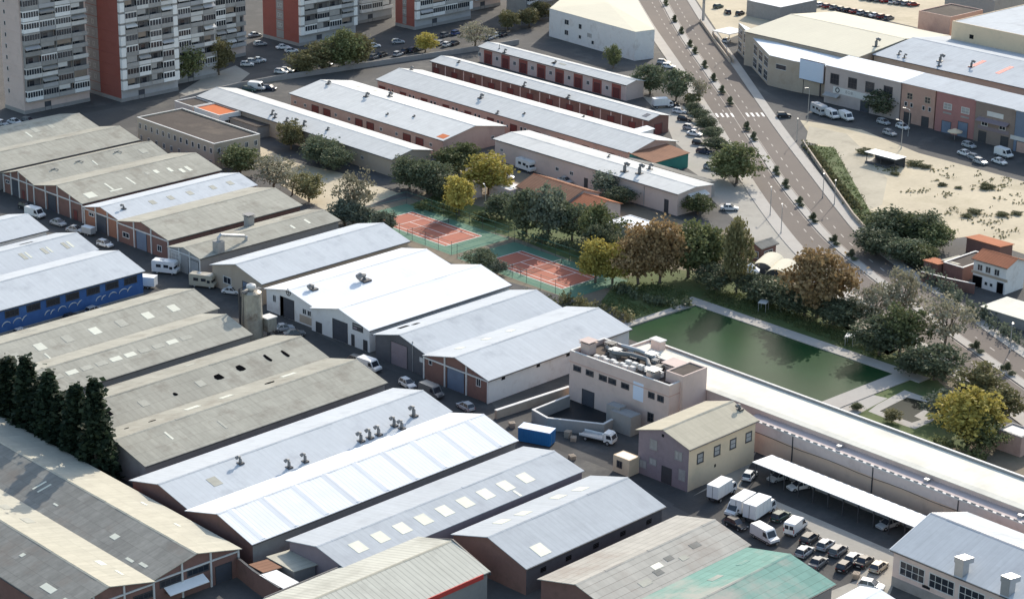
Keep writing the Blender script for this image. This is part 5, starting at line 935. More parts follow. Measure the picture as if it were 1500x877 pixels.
T('dark', (771, 346), 11, 4.4, 'very dark tall tree above the courts, left of the pale trunked tree')
T('grey', (803, 352), 13, 4.2, 'tall grey green tree with a pale trunk between the two tennis courts')
T('dark', (735, 320), 6, 4.0, 'dark bushy tree left of the very dark tall tree')
T('dark', (838, 352), 9, 4.4, 'dark tree in front of the brown tiled clubhouse')
T('green', (877, 368), 10.5, 4.3, 'broad green tree in front of the orange tiled pavilion')
T('dark', P(858, 404) + Vector((9.0, 3.9, 0)), 9, 4.0, 'dark shaded tree above the right tennis court')
T('dark', (905, 372), 4.4, 3.2, 'dark tree behind the yellow olive pair')
T('grey', (890, 288), 6, 3.6, 'grey green bush against the pink unit wall', name='bush', cat='bush')
T('dark', (908, 300), 4.5, 3.0, 'dark low bush at the foot of the pink unit wall', name='bush', cat='bush')
T('green', (1022, 314), 5, 3.2, 'green bush at the end of the unit row with flues', name='bush', cat='bush')
T('yellow', (872, 414), 9.5, 3.3, 'yellow olive tree at the right tennis court, left of its twin')
T('yellow', (897, 416), 9, 3.4, 'yellow olive tree right of its twin at the right tennis court')
T('orange', (935, 416), 13, 4.6, 'orange brown tree, left of the two rusty trees above the lawn')
T('orange', (966, 414), 14, 4.6, 'orange brown tree, right of the two rusty trees above the lawn')
T('green', (1008, 406), 12.5, 5.2, 'tall leafy green tree right of the rusty trees')
T('green', (1036, 402), 11, 4.2, 'leafy green tree between the tall one and the white marquees')
T('olive', (1078, 431), 16.5, 3.0, 'very tall slender olive tree at the head of the pool')
T('orange', (1196, 464), 14.5, 5.8, 'large rounded orange brown tree beside the pool')
for i, (x, y) in enumerate(((1048, 424), (1106, 438), (1130, 446), (1155, 454), (1178, 462), (1220, 474), (1242, 478))):
    T('dark', (x, y), 5.5, 4.2, f"dark bush in the screen along the top of the pool, {('leftmost', 'second', 'third', 'fourth', 'fifth', 'sixth', 'rightmost')[i]} of seven", name='bush', cat='bush', group='bushes screening the pool')
T('bare', (1280, 480), 10, 3.9, 'thin grey tree between the orange tree and the avenue')
T('bare', (1322, 470), 11.5, 4.4, 'thin grey tree standing over the lower end of the avenue')
T('green', (1318, 520), 10, 4.5, 'dense green tree at the right end of the pool')
T('dark', (1288, 520), 8, 4.6, 'dark tree left of the dense green one at the pool end')
T('bare', (1384, 516), 11.5, 4.8, 'large bare looking tree with dark limbs beside the avenue')
T('dark', (1368, 556), 7, 4.8, 'wide dark tree below the bare looking tree')
T('dark', (1340, 548), 4.5, 3.4, 'dark bush at the far corner of the pool', name='bush', cat='bush')
T('yellow', (1418, 652), 10.5, 4.9, 'bright yellow green tree beside the pump house')
T('green', (1432, 658), 6.5, 4.0, 'green bush tree in front of the bright yellow one')
T('olive', (1434, 596), 8, 4.2, 'olive tree behind the bright yellow one by the avenue')
T('olive', (1464, 620), 7, 3.4, 'olive tree between the bright yellow one and the pump house')
T('grey', (1382, 612), 5, 3.2, 'grey green bush at the tip of the dark pond', name='bush', cat='bush')
T('olive', (1306, 618), 2.4, 1.5, 'small round olive bush on the near side of the dark pond', name='bush', cat='bush')
T('green', (1255, 600), 1.3, 1.1, 'small green bush in the planted square beside the pool', name='bush', cat='bush')
T('dark', (706, 394), 4.6, 3.0, 'dark bush between the two tennis courts', name='bush', cat='bush')
T('grey', (728, 402), 3.0, 2.0, 'little grey green bush at the near corner of the right tennis court', name='bush', cat='bush')
T('dark', (1293, 170), 7.5, 4.8, 'dark rusty tree in front of the long sign band')
for i, (x, y, h, r, k) in enumerate(((1286, 342, 5, 3.6, 'green'), (1304, 356, 8, 5.0, 'dark'), (1330, 358, 7, 4.4, 'green'), (1353, 356, 7.5, 4.2, 'dark'), (1368, 366, 6, 3.8, 'green'), (1322, 384, 5.5, 4.4, 'dark'), (1280, 372, 6, 4.2, 'dark'), (1345, 388, 4.6, 3.6, 'green'))):
    T(k, (x, y), h, r, f"thicket tree between sand lot and avenue, {('leftmost of its upper edge', 'big and dark beside the avenue', 'third along the upper edge', 'dark and tallest near the house', 'closest to the terracotta lean-to', 'dark in the middle of the lower edge', 'dark and lowest at the left', 'small beside the faded shed')[i]}", group='trees of the thicket')
# cypresses behind the twin warehouses
root, l, w_, ez, rise = GEO['T1']; X0 = None
for i, (tx, ty) in enumerate(((11, 527), (37, 528), (58, 562), (70, 548), (88, 582), (110, 568), (138, 562), (22, 560), (124, 600))):
    best = None
    for k in range(80, 240):
        h = k * .1; p = P(tx, ty, h); q = root.matrix_basis.inverted() @ p; e = abs(q.y + w_ + (2.6 if i < 7 else 4.2))
        if best is None or e < best[0]: best = (e, h, p)
    lab = ('tallest at the left edge', 'second from left, slim topped', 'third from the left', 'fourth, broad in the middle', 'lowest, in the gap of the row', 'sixth, with a rounded top', 'rightmost, clear of the others', 'short and behind the first two', 'short and behind the last two')[i]
    T('cypress', Vector((best[2].x, best[2].y, 0)), best[1], 3.0 if i < 7 else 2.6, 'dark cypress in the row beside the warehouses, ' + lab, group='row of cypresses')
# hedges
def hedge(pix, wd, h, kind, label, name='hedge', seed=0):
    pts = [P(*q) for q in pix]; rnd = random.Random(seed); o = pts[0].copy(); V = []; F = []
    for i in range(len(pts) - 1):
        a, c = pts[i] - o, pts[i + 1] - o; ln = (c - a).length; t = (c - a) / ln; n = Vector((-t.y, t.x, 0))
        for k in range(int(ln * 1.3)):
            cc = a + t * rnd.uniform(0, ln) + n * rnd.uniform(-wd, wd) * .4; hh = h * rnd.uniform(.55, 1.1)
            for j in range(34):
                p = cc + Vector((rnd.gauss(0, .5), rnd.gauss(0, .5), abs(rnd.gauss(.62, .3)) * hh)); s = rnd.uniform(.25, .55); u = Vector((rnd.gauss(0, 1), rnd.gauss(0, 1), rnd.gauss(0, .6))).normalized(); v = u.orthogonal().normalized(); v.rotate(Matrix.Rotation(rnd.random() * 6.28, 3, u)); q = u.cross(v); i0 = len(V)
                V += [tuple(p + (v * a1 + q * b1) * s) for a1, b1 in ((-.55, -.32), (.35, -.5), (.6, .25), (-.3, .5))]; F.append((i0, i0 + 1, i0 + 2, i0 + 3))
    me = bpy.data.meshes.new(name); me.from_pydata(V, [], F); me.materials.append(LEAF[kind]); ob = link(name, me); ob.location = o; return tag(ob, label, 'hedge')
hedge([(1352, 404), (1375, 424), (1402, 446), (1432, 466), (1470, 490), (1510, 512)], 2.6, 2.8, 'grey', 'pale topped hedge between the house yard and the avenue', seed=1)
hedge([(1272, 330), (1296, 352), (1326, 380), (1356, 400)], 2.4, 2.4, 'dark', 'dark hedge along the avenue below the thicket', seed=2)
hedge([(905, 425), (940, 440), (985, 452), (1015, 446)], 3, 1.8, 'dark', 'low dark hedge at the upper left corner of the pool', seed=3)
hedge([(820, 442), (850, 452), (890, 462), (920, 474)], 3, 2.2, 'olive', 'rough olive hedge behind the silver blue warehouse gables', seed=4)
hedge([(760, 348), (820, 362), (870, 376), (920, 388)], 2, 2.2, 'dark', 'dark hedge along the top of the right tennis court', seed=5)
hedge([(610, 306), (660, 312), (720, 326)], 2, 2.0, 'green', 'green hedge along the top of the left tennis court', seed=6)
hedge([(1180, 213), (1220, 262), (1268, 322)], 1.2, .9, 'scrub', 'low scrubby hedge along the grass strip by the avenue', seed=7)
hedge([(1360, 648), (1390, 658), (1440, 676)], 2, 1.8, 'green', 'green hedge at the foot of the long hall by the pond', seed=8)
for i, (x, y, s, lab) in enumerate(((1445, 276, 1.5, 'dark round weed bush, largest on the sand lot'), (1340, 242, 1.6, 'scrubby bush right of the flat shelter'), (1356, 246, 1.2, 'lower scrubby bush right of the flat shelter'), (1404, 276, .7, 'tiny dark bush on the sand lot, left of the largest'), (1380, 272, .9, 'small dry bush in the middle of the sand lot'), (1428, 312, 1.3, 'dry weed bush low on the sand lot'), (1416, 318, 1.0, 'second dry weed bush low on the sand lot'), (1468, 316, 1.2, 'weed bush at the right end of the sand lot'), (1490, 314, 1.0, 'weed bush at the right edge of the photo on the sand lot'), (1268, 225, 1.8, 'dark bush at the left side of the flat shelter'), (1312, 256, .9, 'small bush below the flat shelter'))):
    T('scrub', (x, y), s * .9, s * 1.2, lab, name='weed_bush', cat='bush', group='bushes on the sand lot')
# weeds: nobody could count them
rnd = random.Random(5); V = []; F = []
for k in range(90):
    x, y = rnd.uniform(1290, 1500), rnd.uniform(235, 350)
    if y > 262 + (x - 1290) * .5 or y < 225 + (x - 1342) * .27: continue
    c = P(x, y); r = rnd.uniform(.3, 1.6)
    for j in range(int(13 * r)):
        p = c + Vector((rnd.gauss(0, r), rnd.gauss(0, r * .6), rnd.uniform(0, .25))); s = rnd.uniform(.12, .3); u = Vector((rnd.gauss(0, 1), rnd.gauss(0, 1), rnd.gauss(0, 1))).normalized(); v = u.orthogonal(); q = u.cross(v); i0 = len(V); V += [tuple(p + v * s), tuple(p + q * s), tuple(p - v * s), tuple(p - q * s)]; F.append((i0, i0 + 1, i0 + 2, i0 + 3))
me = bpy.data.meshes.new('weeds'); me.from_pydata(V, [], F); me.materials.append(LEAF['dry']); tag(link('weeds', me), 'sparse dry weeds scattered on the pale sand lot', 'weeds', kind='stuff')
def tufts(name, label, pix, n, size, seed):
    pts = [P(*q) for q in pix]; x0, x1 = min(p.x for p in pts), max(p.x for p in pts); y0, y1 = min(p.y for p in pts), max(p.y for p in pts); rnd = random.Random(seed); V = []; F = []
    def inside(x, y):
        k = False
        for i in range(len(pts)):
            a, c = pts[i], pts[i - 1]
            if (a.y > y) != (c.y > y) and x < (c.x - a.x) * (y - a.y) / (c.y - a.y) + a.x: k = not k
        return k
    for q in range(n):
        x, y = rnd.uniform(x0, x1), rnd.uniform(y0, y1)
        if not inside(x, y): continue
        big = rnd.random() ** 3
        for j in range(5 + int(14 * big)):
            p = Vector((x + rnd.gauss(0, .3 + .5 * big), y + rnd.gauss(0, .3 + .5 * big), rnd.uniform(.02, .12 + .5 * big))); s = size * rnd.uniform(.6, 1.5); u = Vector((rnd.gauss(0, 1), rnd.gauss(0, 1), rnd.gauss(0, .5))).normalized(); v = u.orthogonal(); w2 = u.cross(v); i0 = len(V); V += [tuple(p + v * s), tuple(p + w2 * s * .5), tuple(p - v * s), tuple(p - w2 * s * .5)]; F.append((i0, i0 + 1, i0 + 2, i0 + 3))
    me = bpy.data.meshes.new(name); me.from_pydata(V, [], F); me.materials.append(LEAF['grass']); tag(link(name, me), label, 'grass', kind='stuff')
tufts('rough_grass', 'rough overgrown grass on the strip between the avenue and the pale lot', [(1178, 212), (1222, 216), (1274, 308), (1266, 330), (1240, 301), (1212, 258)], 1500, .16, 3)
tufts('lawn_grass', 'tufted lawn grass between the pool paving and the screen of bushes', [(1030, 432), (1080, 428), (1180, 465), (1262, 500), (1300, 525), (1280, 522), (1150, 472), (1050, 446)], 1100, .13, 4)
tufts('verge_grass', 'patchy grass on the verge below the two tennis courts', [(760, 425), (880, 442), (905, 412), (1000, 420), (1010, 440), (930, 466), (800, 445)], 1100, .14, 9)
# planting on the avenue median
ORD = ('first', 'second', 'third', 'fourth', 'fifth', 'sixth', 'seventh', 'eighth', 'ninth', 'tenth', 'eleventh', 'twelfth')
up = [(975, 10), (985, 30), (997, 50), (1010, 68), (1020, 81), (1031, 98), (1044, 116), (1057, 134), (1068, 152)]
dn = [(1092, 188), (1106, 207), (1138, 256), (1154, 278), (1171, 302), (1190, 327), (1212, 356), (1240, 382), (1424, 512), (1470, 545)]
for lst, wd in ((list(reversed(up)), 'above'), (dn, 'below')):
    for i, (x, y) in enumerate(lst):
        i0 = min(range(len(M3)), key=lambda k: (M3[k] - P(x, y)).length); c = M3[i0]; t = (M3[min(i0 + 1, len(M3) - 1)] - M3[i0 - 1]).normalized()
        for s in (-1, 1):
            r = tree('dark', Vector((c.x, c.y, .1)) + t * s * 1.5, .85, .7, f"low dark shrub on the avenue median, {'upper' if s * t.y > 0 else 'lower'} of the {ORD[i]} pair {wd} the crossing", name='median_shrub', cat='shrub', group='shrubs on the avenue median')
        tree('dark', Vector((c.x, c.y, .1)), 2.2, .55, f"small young tree on the avenue median, {ORD[i]} {wd} the crossing", name='median_tree', cat='tree', group='young trees on the avenue median')
# ------------------------------------------------------------------ vehicles
PAINT = {n: mat('paint_' + n, c, .28, .05, .5, 2, spec=.5) for n, c in dict(white=(.72, .72, .71), silver=(.40, .41, .42), grey=(.14, .145, .15), black=(.02, .02, .022), blue=(.03, .07, .2), red=(.25, .02, .02), beige=(.42, .38, .3), darkblue=(.02, .03, .06), green=(.03, .07, .05)).items()}
LAMPW = mat('lamp_glass', (.6, .6, .58), .2, .05); LAMPR = mat('tail_lamp_red', (.3, .02, .02), .3, .05)
VM = {}
def vmesh(key, fn):
    if key not in VM:
        b = MB(); fn(b); VM[key] = b.fixn(b.mesh(key[0]))
    return VM[key]
def loft(b, st, mt):
    k = b.m(mt); rings = []
    for x, hw, z0, z1 in st:
        i = len(b.v); c = min(.14, (z1 - z0) * .3); b.v += [(x, -hw, z0), (x, hw, z0), (x, hw, z1 - c), (x, hw - c * .9, z1), (x, -hw + c * .9, z1), (x, -hw, z1 - c)]; rings.append(i)
    for a, d in zip(rings, rings[1:]):
        for j in range(6): b.f.append((a + j, a + (j + 1) % 6, d + (j + 1) % 6, d + j)); b.mi.append(k)
    b.f.append(tuple(rings[0] + j for j in reversed(range(6)))); b.mi.append(k); b.f.append(tuple(rings[-1] + j for j in range(6))); b.mi.append(k)
def frustum(b, x0, x1, w0, X0, X1, w1, z0, z1, mt):
    p = [(x0, -w0, z0), (x1, -w0, z0), (x1, w0, z0), (x0, w0, z0), (X0, -w1, z1), (X1, -w1, z1), (X1, w1, z1), (X0, w1, z1)]
    for q in ((0, 1, 5, 4), (1, 2, 6, 5), (2, 3, 7, 6), (3, 0, 4, 7), (4, 5, 6, 7), (3, 2, 1, 0)): b.face([p[i] for i in q], mt)
def wheel_fn(b): b.tube([(0, -.11, 0), (0, .11, 0)], [.32, .32], RUBBER, 14); b.tube([(0, -.125, 0), (0, .125, 0)], [.19, .19], STEEL, 10)
def vehicle(kind, col, px_, head, label, group=None, z=0.02, scale=1.0):
    o = P(*px_); nm, cat = {'hatch': ('parked_car', 'car'), 'sedan': ('parked_car', 'car'), 'estate': ('parked_car', 'car'), 'van': ('parked_van', 'van'), 'box': ('box_truck', 'truck'), 'camper': ('camper_van', 'camper'), 'trailer': ('box_trailer', 'trailer'), 'flatbed': ('flatbed_truck', 'truck')}[kind]
    r = thing(nm, label, cat, (o.x, o.y, z), RAD(head), group or {'car': 'parked cars', 'van': 'parked vans'}.get(cat)); r.scale = (scale,) * 3; pt = PAINT[col]
    if kind in ('hatch', 'sedan', 'estate'):
        xr = {'hatch': -1.95, 'sedan': -2.2, 'estate': -2.2}[kind]; cb = {'hatch': (-1.85, -1.5), 'sedan': (-1.55, -.95), 'estate': (-2.1, -1.85)}[kind]
        def body(b):
            loft(b, [(xr, .74, .36, .78), (xr + .15, .83, .26, .9), (xr + .9, .87, .2, .93), (.95, .87, .2, .88), (1.75, .82, .24, .76), (2.0, .7, .34, .64)], pt)
            b.box(xr + .1, 1.9, -.885, .885, .17, .3, DSTEEL); b.box(xr - .03, xr + .02, -.26, .26, .42, .54, OFFW); b.box(1.98, 2.02, -.26, .26, .4, .5, OFFW); b.box(1.97, 2.015, -.5, .5, .5, .58, DSTEEL)
            for s in (-1, 1): b.box(.72, .9, s * .93 - .09, s * .93 + .09, .9, 1.03, pt)
            x0, x1 = cb; b.box(x1 - .02, .12, -.6, .6, 1.425, 1.475, pt)
            for s in (-1, 1):
                for (a, c) in (((x0, .78), (x1, .6)), ((.95, .78), (.15, .6)), ((-.35, .795), (-.42, .605))): b.prism([(a[0] - .05, s * a[1], .9), (a[0] + .05, s * a[1], .9), (c[0] + .05, s * c[1], 1.44), (c[0] - .05, s * c[1], 1.44)], (0, s * .02, 0), pt)
        link('body', vmesh(('body', kind, col), body), r); link('windows', vmesh(('windows', kind), lambda b: frustum(b, cb[0], .95, .78, cb[1], .15, .59, .86, 1.43, GLASS)), r)
        for s in (-1, 1): link('headlight', vmesh(('headlight', s), lambda b: b.box(1.86, 1.99, s * .62 - .13, s * .62 + .13, .56, .68, LAMPW)), r); link('tail_light', vmesh(('tail_light', kind, s), lambda b: b.box(xr - .02, xr + .1, s * .66 - .1, s * .66 + .1, .66, .8, LAMPR)), r)
        wx, ww, ws = (xr + .72, 1.28), .78, 1
    elif kind == 'van':
        def body(b):
            pr = [(-2.5, .35), (2.3, .35), (2.45, .6), (2.4, 1.0), (1.75, 1.2), (1.2, 2.15), (.9, 2.3), (-2.35, 2.32), (-2.5, 2.15)]; b.prism([(x, -.95, z_) for x, z_ in pr], (0, 1.9, 0), pt); b.box(-2.45, 2.4, -.965, .965, .4, .58, DSTEEL); b.box(2.4, 2.5, -.8, .8, .35, .62, DSTEEL); b.box(-2.54, -2.48, -.85, .85, .38, .55, DSTEEL)
            for s in (-1, 1): b.box(-2.52, -2.49, s * .86 - .07, s * .86 + .07, .8, 1.5, LAMPR); b.box(2.36, 2.43, s * .7 - .16, s * .7 + .16, .72, .92, LAMPW); b.box(.4, .42, s * .95 - .008, s * .95 + .008, .6, 2.1, DSTEEL); b.box(1.3, 1.45, s * 1.05 - .1, s * 1.05 + .1, 1.25, 1.5, DSTEEL)
        link('body', vmesh(('body', kind, col), body), r)
        def win(b):
            b.face([(1.79, -.82, 1.2), (1.79, .82, 1.2), (1.28, .74, 2.06), (1.28, -.74, 2.06)], GLASS); b.face([(1.77, -.82, 1.19), (1.77, .82, 1.19), (1.26, .74, 2.05), (1.26, -.74, 2.05)], GLASS)
            for s in (-1, 1): b.prism([(1.55, s * .95, 1.22), (.55, s * .95, 1.22), (.55, s * .95, 1.95), (1.2, s * .95, 1.95)], (0, s * .012, 0), GLASS)
            b.box(-2.515, -2.5, -.75, -.08, 1.3, 1.95, GLASS); b.box(-2.515, -2.5, .08, .75, 1.3, 1.95, GLASS)
        link('windows', vmesh(('windows', kind), win), r)
        wx, ww, ws = (-1.6, 1.6), .84, 1.05
    elif kind in ('box', 'flatbed'):
        def cabf(b): pr = [(1.5, .5), (3.2, .5), (3.25, 1.1), (2.95, 1.9), (2.6, 2.2), (1.5, 2.25)]; b.prism([(x, -.95, z_) for x, z_ in pr], (0, 1.9, 0), pt)
        link('cab', vmesh(('cab', kind, col), cabf), r)
        def win(b):
            b.face([(3.235, -.82, 1.15), (3.235, .82, 1.15), (2.965, .8, 1.86), (2.965, -.8, 1.86)], GLASS)
            for s in (-1, 1): b.prism([(3.05, s * .95, 1.2), (2.0, s * .95, 1.2), (2.0, s * .95, 1.9), (2.8, s * .95, 1.9)], (0, s * .012, 0), GLASS)
        link('windows', vmesh(('windows', kind), win), r)
        if kind == 'box':
            def cargo(b):
                b.box(-3.0, 1.42, -1.08, 1.08, .85, 3.05, pt); b.box(-3.03, 1.45, -1.11, 1.11, 2.95, 3.1, WHITE); b.box(-3.03, -3.0, -.03, .03, .9, 2.9, DSTEEL); b.box(-3.02, 1.44, -1.1, 1.1, .8, .92, DSTEEL)
                for i in range(5):
                    for s in (-1, 1): b.box(-2.9 + i * 1.05, -2.86 + i * 1.05, s * 1.08 - .015, s * 1.08 + .015, .95, 2.95, OFFW)
            link('cargo_box', vmesh(('cargo_box', col), cargo), r)
        else:
            def bed(b): b.box(-3.2, 1.42, -1.08, 1.08, .8, .95, STEEL); b.box(-3.2, 1.42, -1.08, -1.02, .95, 1.3, pt); b.box(-3.2, 1.42, 1.02, 1.08, .95, 1.3, pt); b.box(1.2, 1.42, -1.0, 1.0, .95, 1.9, pt)
            link('load_bed', vmesh(('load_bed', col), bed), r)
        link('chassis', vmesh(('chassis', kind), lambda b: b.box(-3.0, 3.0, -.4, .4, .45, .8, DSTEEL)), r); wx, ww, ws = (-2.0, 2.3), .9, 1.3
    elif kind == 'camper':
        def body(b): pr = [(-2.9, .45), (2.6, .45), (2.75, 1.1), (2.2, 1.35), (1.9, 1.8), (2.35, 2.0), (2.3, 2.6), (1.9, 2.85), (-2.8, 2.9), (-2.9, 2.7)]; b.prism([(x, -1.05, z_) for x, z_ in pr], (0, 2.1, 0), pt)
        link('body', vmesh(('body', kind, col), body), r)
        def win(b):
            for s in (-1, 1):
                for x in (-1.9, -.2): b.box(x, x + 1.1, s * 1.05 - .015, s * 1.05 + .015, 1.5, 2.15, GLASS)
                b.box(1.1, 1.8, s * 1.05 - .014, s * 1.05 + .014, 1.25, 1.85, GLASS)
            b.box(-2.915, -2.9, -.6, .6, 1.6, 2.2, GLASS); b.prism([(2.23, -.85, 1.36), (2.23, .85, 1.36), (1.95, .85, 1.8), (1.95, -.85, 1.8)], (.012, 0, .006), GLASS)
        link('windows', vmesh(('windows', kind), win), r); link('roof_hatch', vmesh(('roof_hatch',), lambda b: b.box(-1.2, -.5, -.35, .35, 2.86, 3.0, OFFW)), r); wx, ww, ws = (-1.7, 1.7), .92, 1.1
    else:
        def body(b): b.box(-1.9, 1.9, -1.0, 1.0, .6, 2.5, pt); b.box(-1.95, 1.95, -1.05, 1.05, 2.44, 2.56, WHITE); b.box(1.9, 3.0, -.06, .06, .6, .7, DSTEEL)
        link('body', vmesh(('body', kind, col), body), r); link('door', vmesh(('door', kind), lambda b: b.box(-1.93, -1.9, -.85, .85, .75, 2.3, OFFW)), r); wx, ww, ws = (-.5, .5), .95, 1
    wm = vmesh(('wheel',), wheel_fn)
    for x in wx:
        for s in (-1, 1): q = link('wheel', wm, r); q.location = (x, s * ww, .32 * ws); q.scale = (ws,) * 3
    return r
Vv = vehicle
Vv('box', 'white', (1057, 728), 8, 'white box truck parked nearest the cream hall'); Vv('van', 'white', (1080, 752), 185, 'white van beside the box trucks, half hidden by them')
Vv('box', 'white', (1091, 748), 8, 'white box truck in the middle of the three beside the cream hall'); Vv('box', 'white', (1112, 757), 8, 'white box truck at the right of the three beside the cream hall', scale=1.1)
Vv('hatch', 'black', (1078, 772), -96, 'dark car with a pale roof near the beige sheet roof'); Vv('van', 'white', (1120, 791), -100, 'white van with side windows facing the green roof'); Vv('van', 'white', (1165, 778), 12, 'white van at the head of the car row in the yard'); Vv('hatch', 'green', (1143, 760), 5, 'dark green car beside the right hand box truck')
rowc = [('estate', 'black', 1186, 792, 'black car first in the yard row beside the white van'), ('hatch', 'silver', 1209, 802, 'silver car second in the yard row'), ('estate', 'grey', 1228, 810, 'grey car with a roof hatch in the middle of the yard row'), ('hatch', 'silver', 1250, 822, 'silver grey car fourth in the yard row'), ('sedan', 'black', 1266, 826, 'black car near the end of the yard row'), ('hatch', 'beige', 1287, 834, 'pale beige car standing alone at the end of the yard row'),
        ('hatch', 'silver', 1178, 812, 'pale car in the shade behind the green roof'), ('sedan', 'grey', 1198, 828, 'dark grey car in the shade behind the green roof'), ('hatch', 'black', 1238, 833, 'black car in front of the yard row beside the silver grey one')]
for k, c, x, y, lb in rowc: Vv(k, c, (x, y), 10, lb, 'cars in the yard')
Vv('hatch', 'white', (1276, 862), -70, 'white car near the bottom edge by the right corner hall', 'cars in the yard')
Vv('sedan', 'white', (1170, 716), 160, 'white car in the shade of the long carport'); Vv('hatch', 'silver', (1140, 703), 170, 'silver car under the edge of the long carport'); Vv('hatch', 'white', (1098, 700), 20, 'white car at the head of the long carport'); Vv('hatch', 'silver', (1300, 772), 170, 'silver car near the right end of the long carport')
# shed street
Vv('hatch', 'black', (38, 306), -85, 'black car in front of the brick gables at the top of the shed street'); Vv('van', 'white', (52, 318), -80, 'white van beside the pale blue shed at the left'); Vv('sedan', 'silver', (86, 330), -84, 'silver car parked in the shed street, below the white framed gable'); Vv('sedan', 'silver', (111, 340), -70, 'pale car beside the orange brick gable'); Vv('trailer', 'silver', (130, 344), -80, 'low grey trailer at the orange brick gable', scale=.75)
Vv('hatch', 'white', (154, 361), -82, 'white car in front of the tall dark door in the shed street'); Vv('camper', 'white', (244, 400), -60, 'white camper in front of the narrow grey warehouse'); Vv('camper', 'beige', (299, 420), -62, 'beige camper beside the plain pale blue roofed warehouse'); Vv('trailer', 'white', (216, 421), -58, 'white box trailer at the corner of the blue workshop')
Vv('sedan', 'silver', (416, 484), -20, 'silver car before the ring emblem gable, nearer the silo'); Vv('sedan', 'grey', (432, 492), -25, 'grey car before the ring emblem gable, farther from the silo'); Vv('van', 'white', (541, 542), -85, 'white van at the corner of the white twin sheds'); Vv('hatch', 'grey', (524, 532), -85, 'grey car beside the white van at the white twin sheds'); Vv('hatch', 'white', (597, 566), -100, 'white car at the black sheeted gable'); Vv('van', 'grey', (632, 580), -90, 'grey van between the black gable and the brick gable'); Vv('hatch', 'silver', (682, 599), 80, 'silver car in front of the brick gable with white frame'); Vv('sedan', 'black', (628, 574), -95, 'black car behind the grey van at the brick gable')
Vv('sedan', 'white', (340, 430), -60, 'white car half hidden behind the silo, before the plain pale blue roofed warehouse', scale=.95); Vv('hatch', 'silver', (33, 490), 5, 'silver car at the left end below the blue workshop'); Vv('hatch', 'black', (106, 468), 5, 'black car below the blue workshop'); Vv('hatch', 'silver', (138, 458), 5, 'silver car at the right end below the blue workshop')
# upper street and parking
up_ = [('hatch', 'silver', 3, 184, -80, 'silver car at the left edge below the beige tower'), ('sedan', 'white', 22, 182, -75, 'white car below the beige tower'), ('hatch', 'grey', 42, 180, -75, 'grey car below the corner of the beige tower'),
  ('hatch', 'white', 362, 97, -40, 'white car, left of three at the tower parking'), ('hatch', 'silver', 371, 93, -40, 'silver car, middle of three at the tower parking'), ('sedan', 'white', 380, 91, -40, 'white car, right of three at the tower parking'), ('sedan', 'silver', 374, 54, -10, 'silver car beside the base of the red tower'), ('hatch', 'silver', 381, 67, -20, 'silver car in the shadow left of the red tower'), ('sedan', 'white', 415, 72, -20, 'white car in front of the red side wall'), ('hatch', 'white', 427, 77, -20, 'white car at the white corner strip of the red tower'),
  ('hatch', 'white', 412, 108, -60, 'white car on the verge above the widest unit row'), ('hatch', 'white', 421, 106, -60, 'second white car on the verge above the widest unit row'), ('sedan', 'black', 432, 104, -60, 'black car on the verge above the widest unit row'), ('van', 'silver', 446, 102, -50, 'silver van on the verge beside the olive trees'), ('hatch', 'silver', 478, 96, -70, 'silver car under the roadside clump'),
  ('van', 'white', 377, 132, -60, 'white van at the top end of the first unit row'), ('hatch', 'darkblue', 395, 132, -60, 'dark car at the top end of the first unit row'), ('hatch', 'green', 365, 134, -60, 'dark green car left of the white van at the first unit row'),
  ('sedan', 'white', 548, 70, -30, 'white car in the shadow below the dark red tower'), ('hatch', 'silver', 583, 64, -30, 'silver car in the shadow below the dark red tower'), ('hatch', 'grey', 548, 86, 15, 'dark grey car parked along the verge, first from the big trees'), ('hatch', 'black', 560, 83, 15, 'black car parked along the verge, second from the big trees'), ('hatch', 'silver', 583, 82, 15, 'silver car parked along the verge, left of the black pair'), ('sedan', 'black', 594, 78, 15, 'black car parked along the verge, left of the pale yellow tree'), ('hatch', 'darkblue', 605, 76, 15, 'dark blue car beside the pale yellow tree'), ('hatch', 'silver', 616, 73, 15, 'silver car partly behind the pale yellow tree'),
  ('hatch', 'silver', 646, 66, 15, 'silver car parked right of the pale yellow tree'), ('hatch', 'white', 655, 68, 15, 'white car parked right of the pale yellow tree'), ('sedan', 'black', 666, 66, 15, 'black car parked near the broad greyish tree'), ('hatch', 'grey', 652, 54, 10, 'grey car in the shadow behind the verge, left of a blue one'), ('hatch', 'blue', 668, 51, 10, 'blue car in the shadow behind the verge'), ('sedan', 'white', 727, 54, 15, 'white car above the shorter unit row'), ('hatch', 'black', 737, 53, 15, 'black car above the shorter unit row'), ('hatch', 'silver', 718, 58, 15, 'silver car at the corner of the shorter unit row')]
for k, c, x, y, hd, lb in up_: Vv(k, c, (x, y), hd, lb, 'parked cars' if k != 'van' else None)
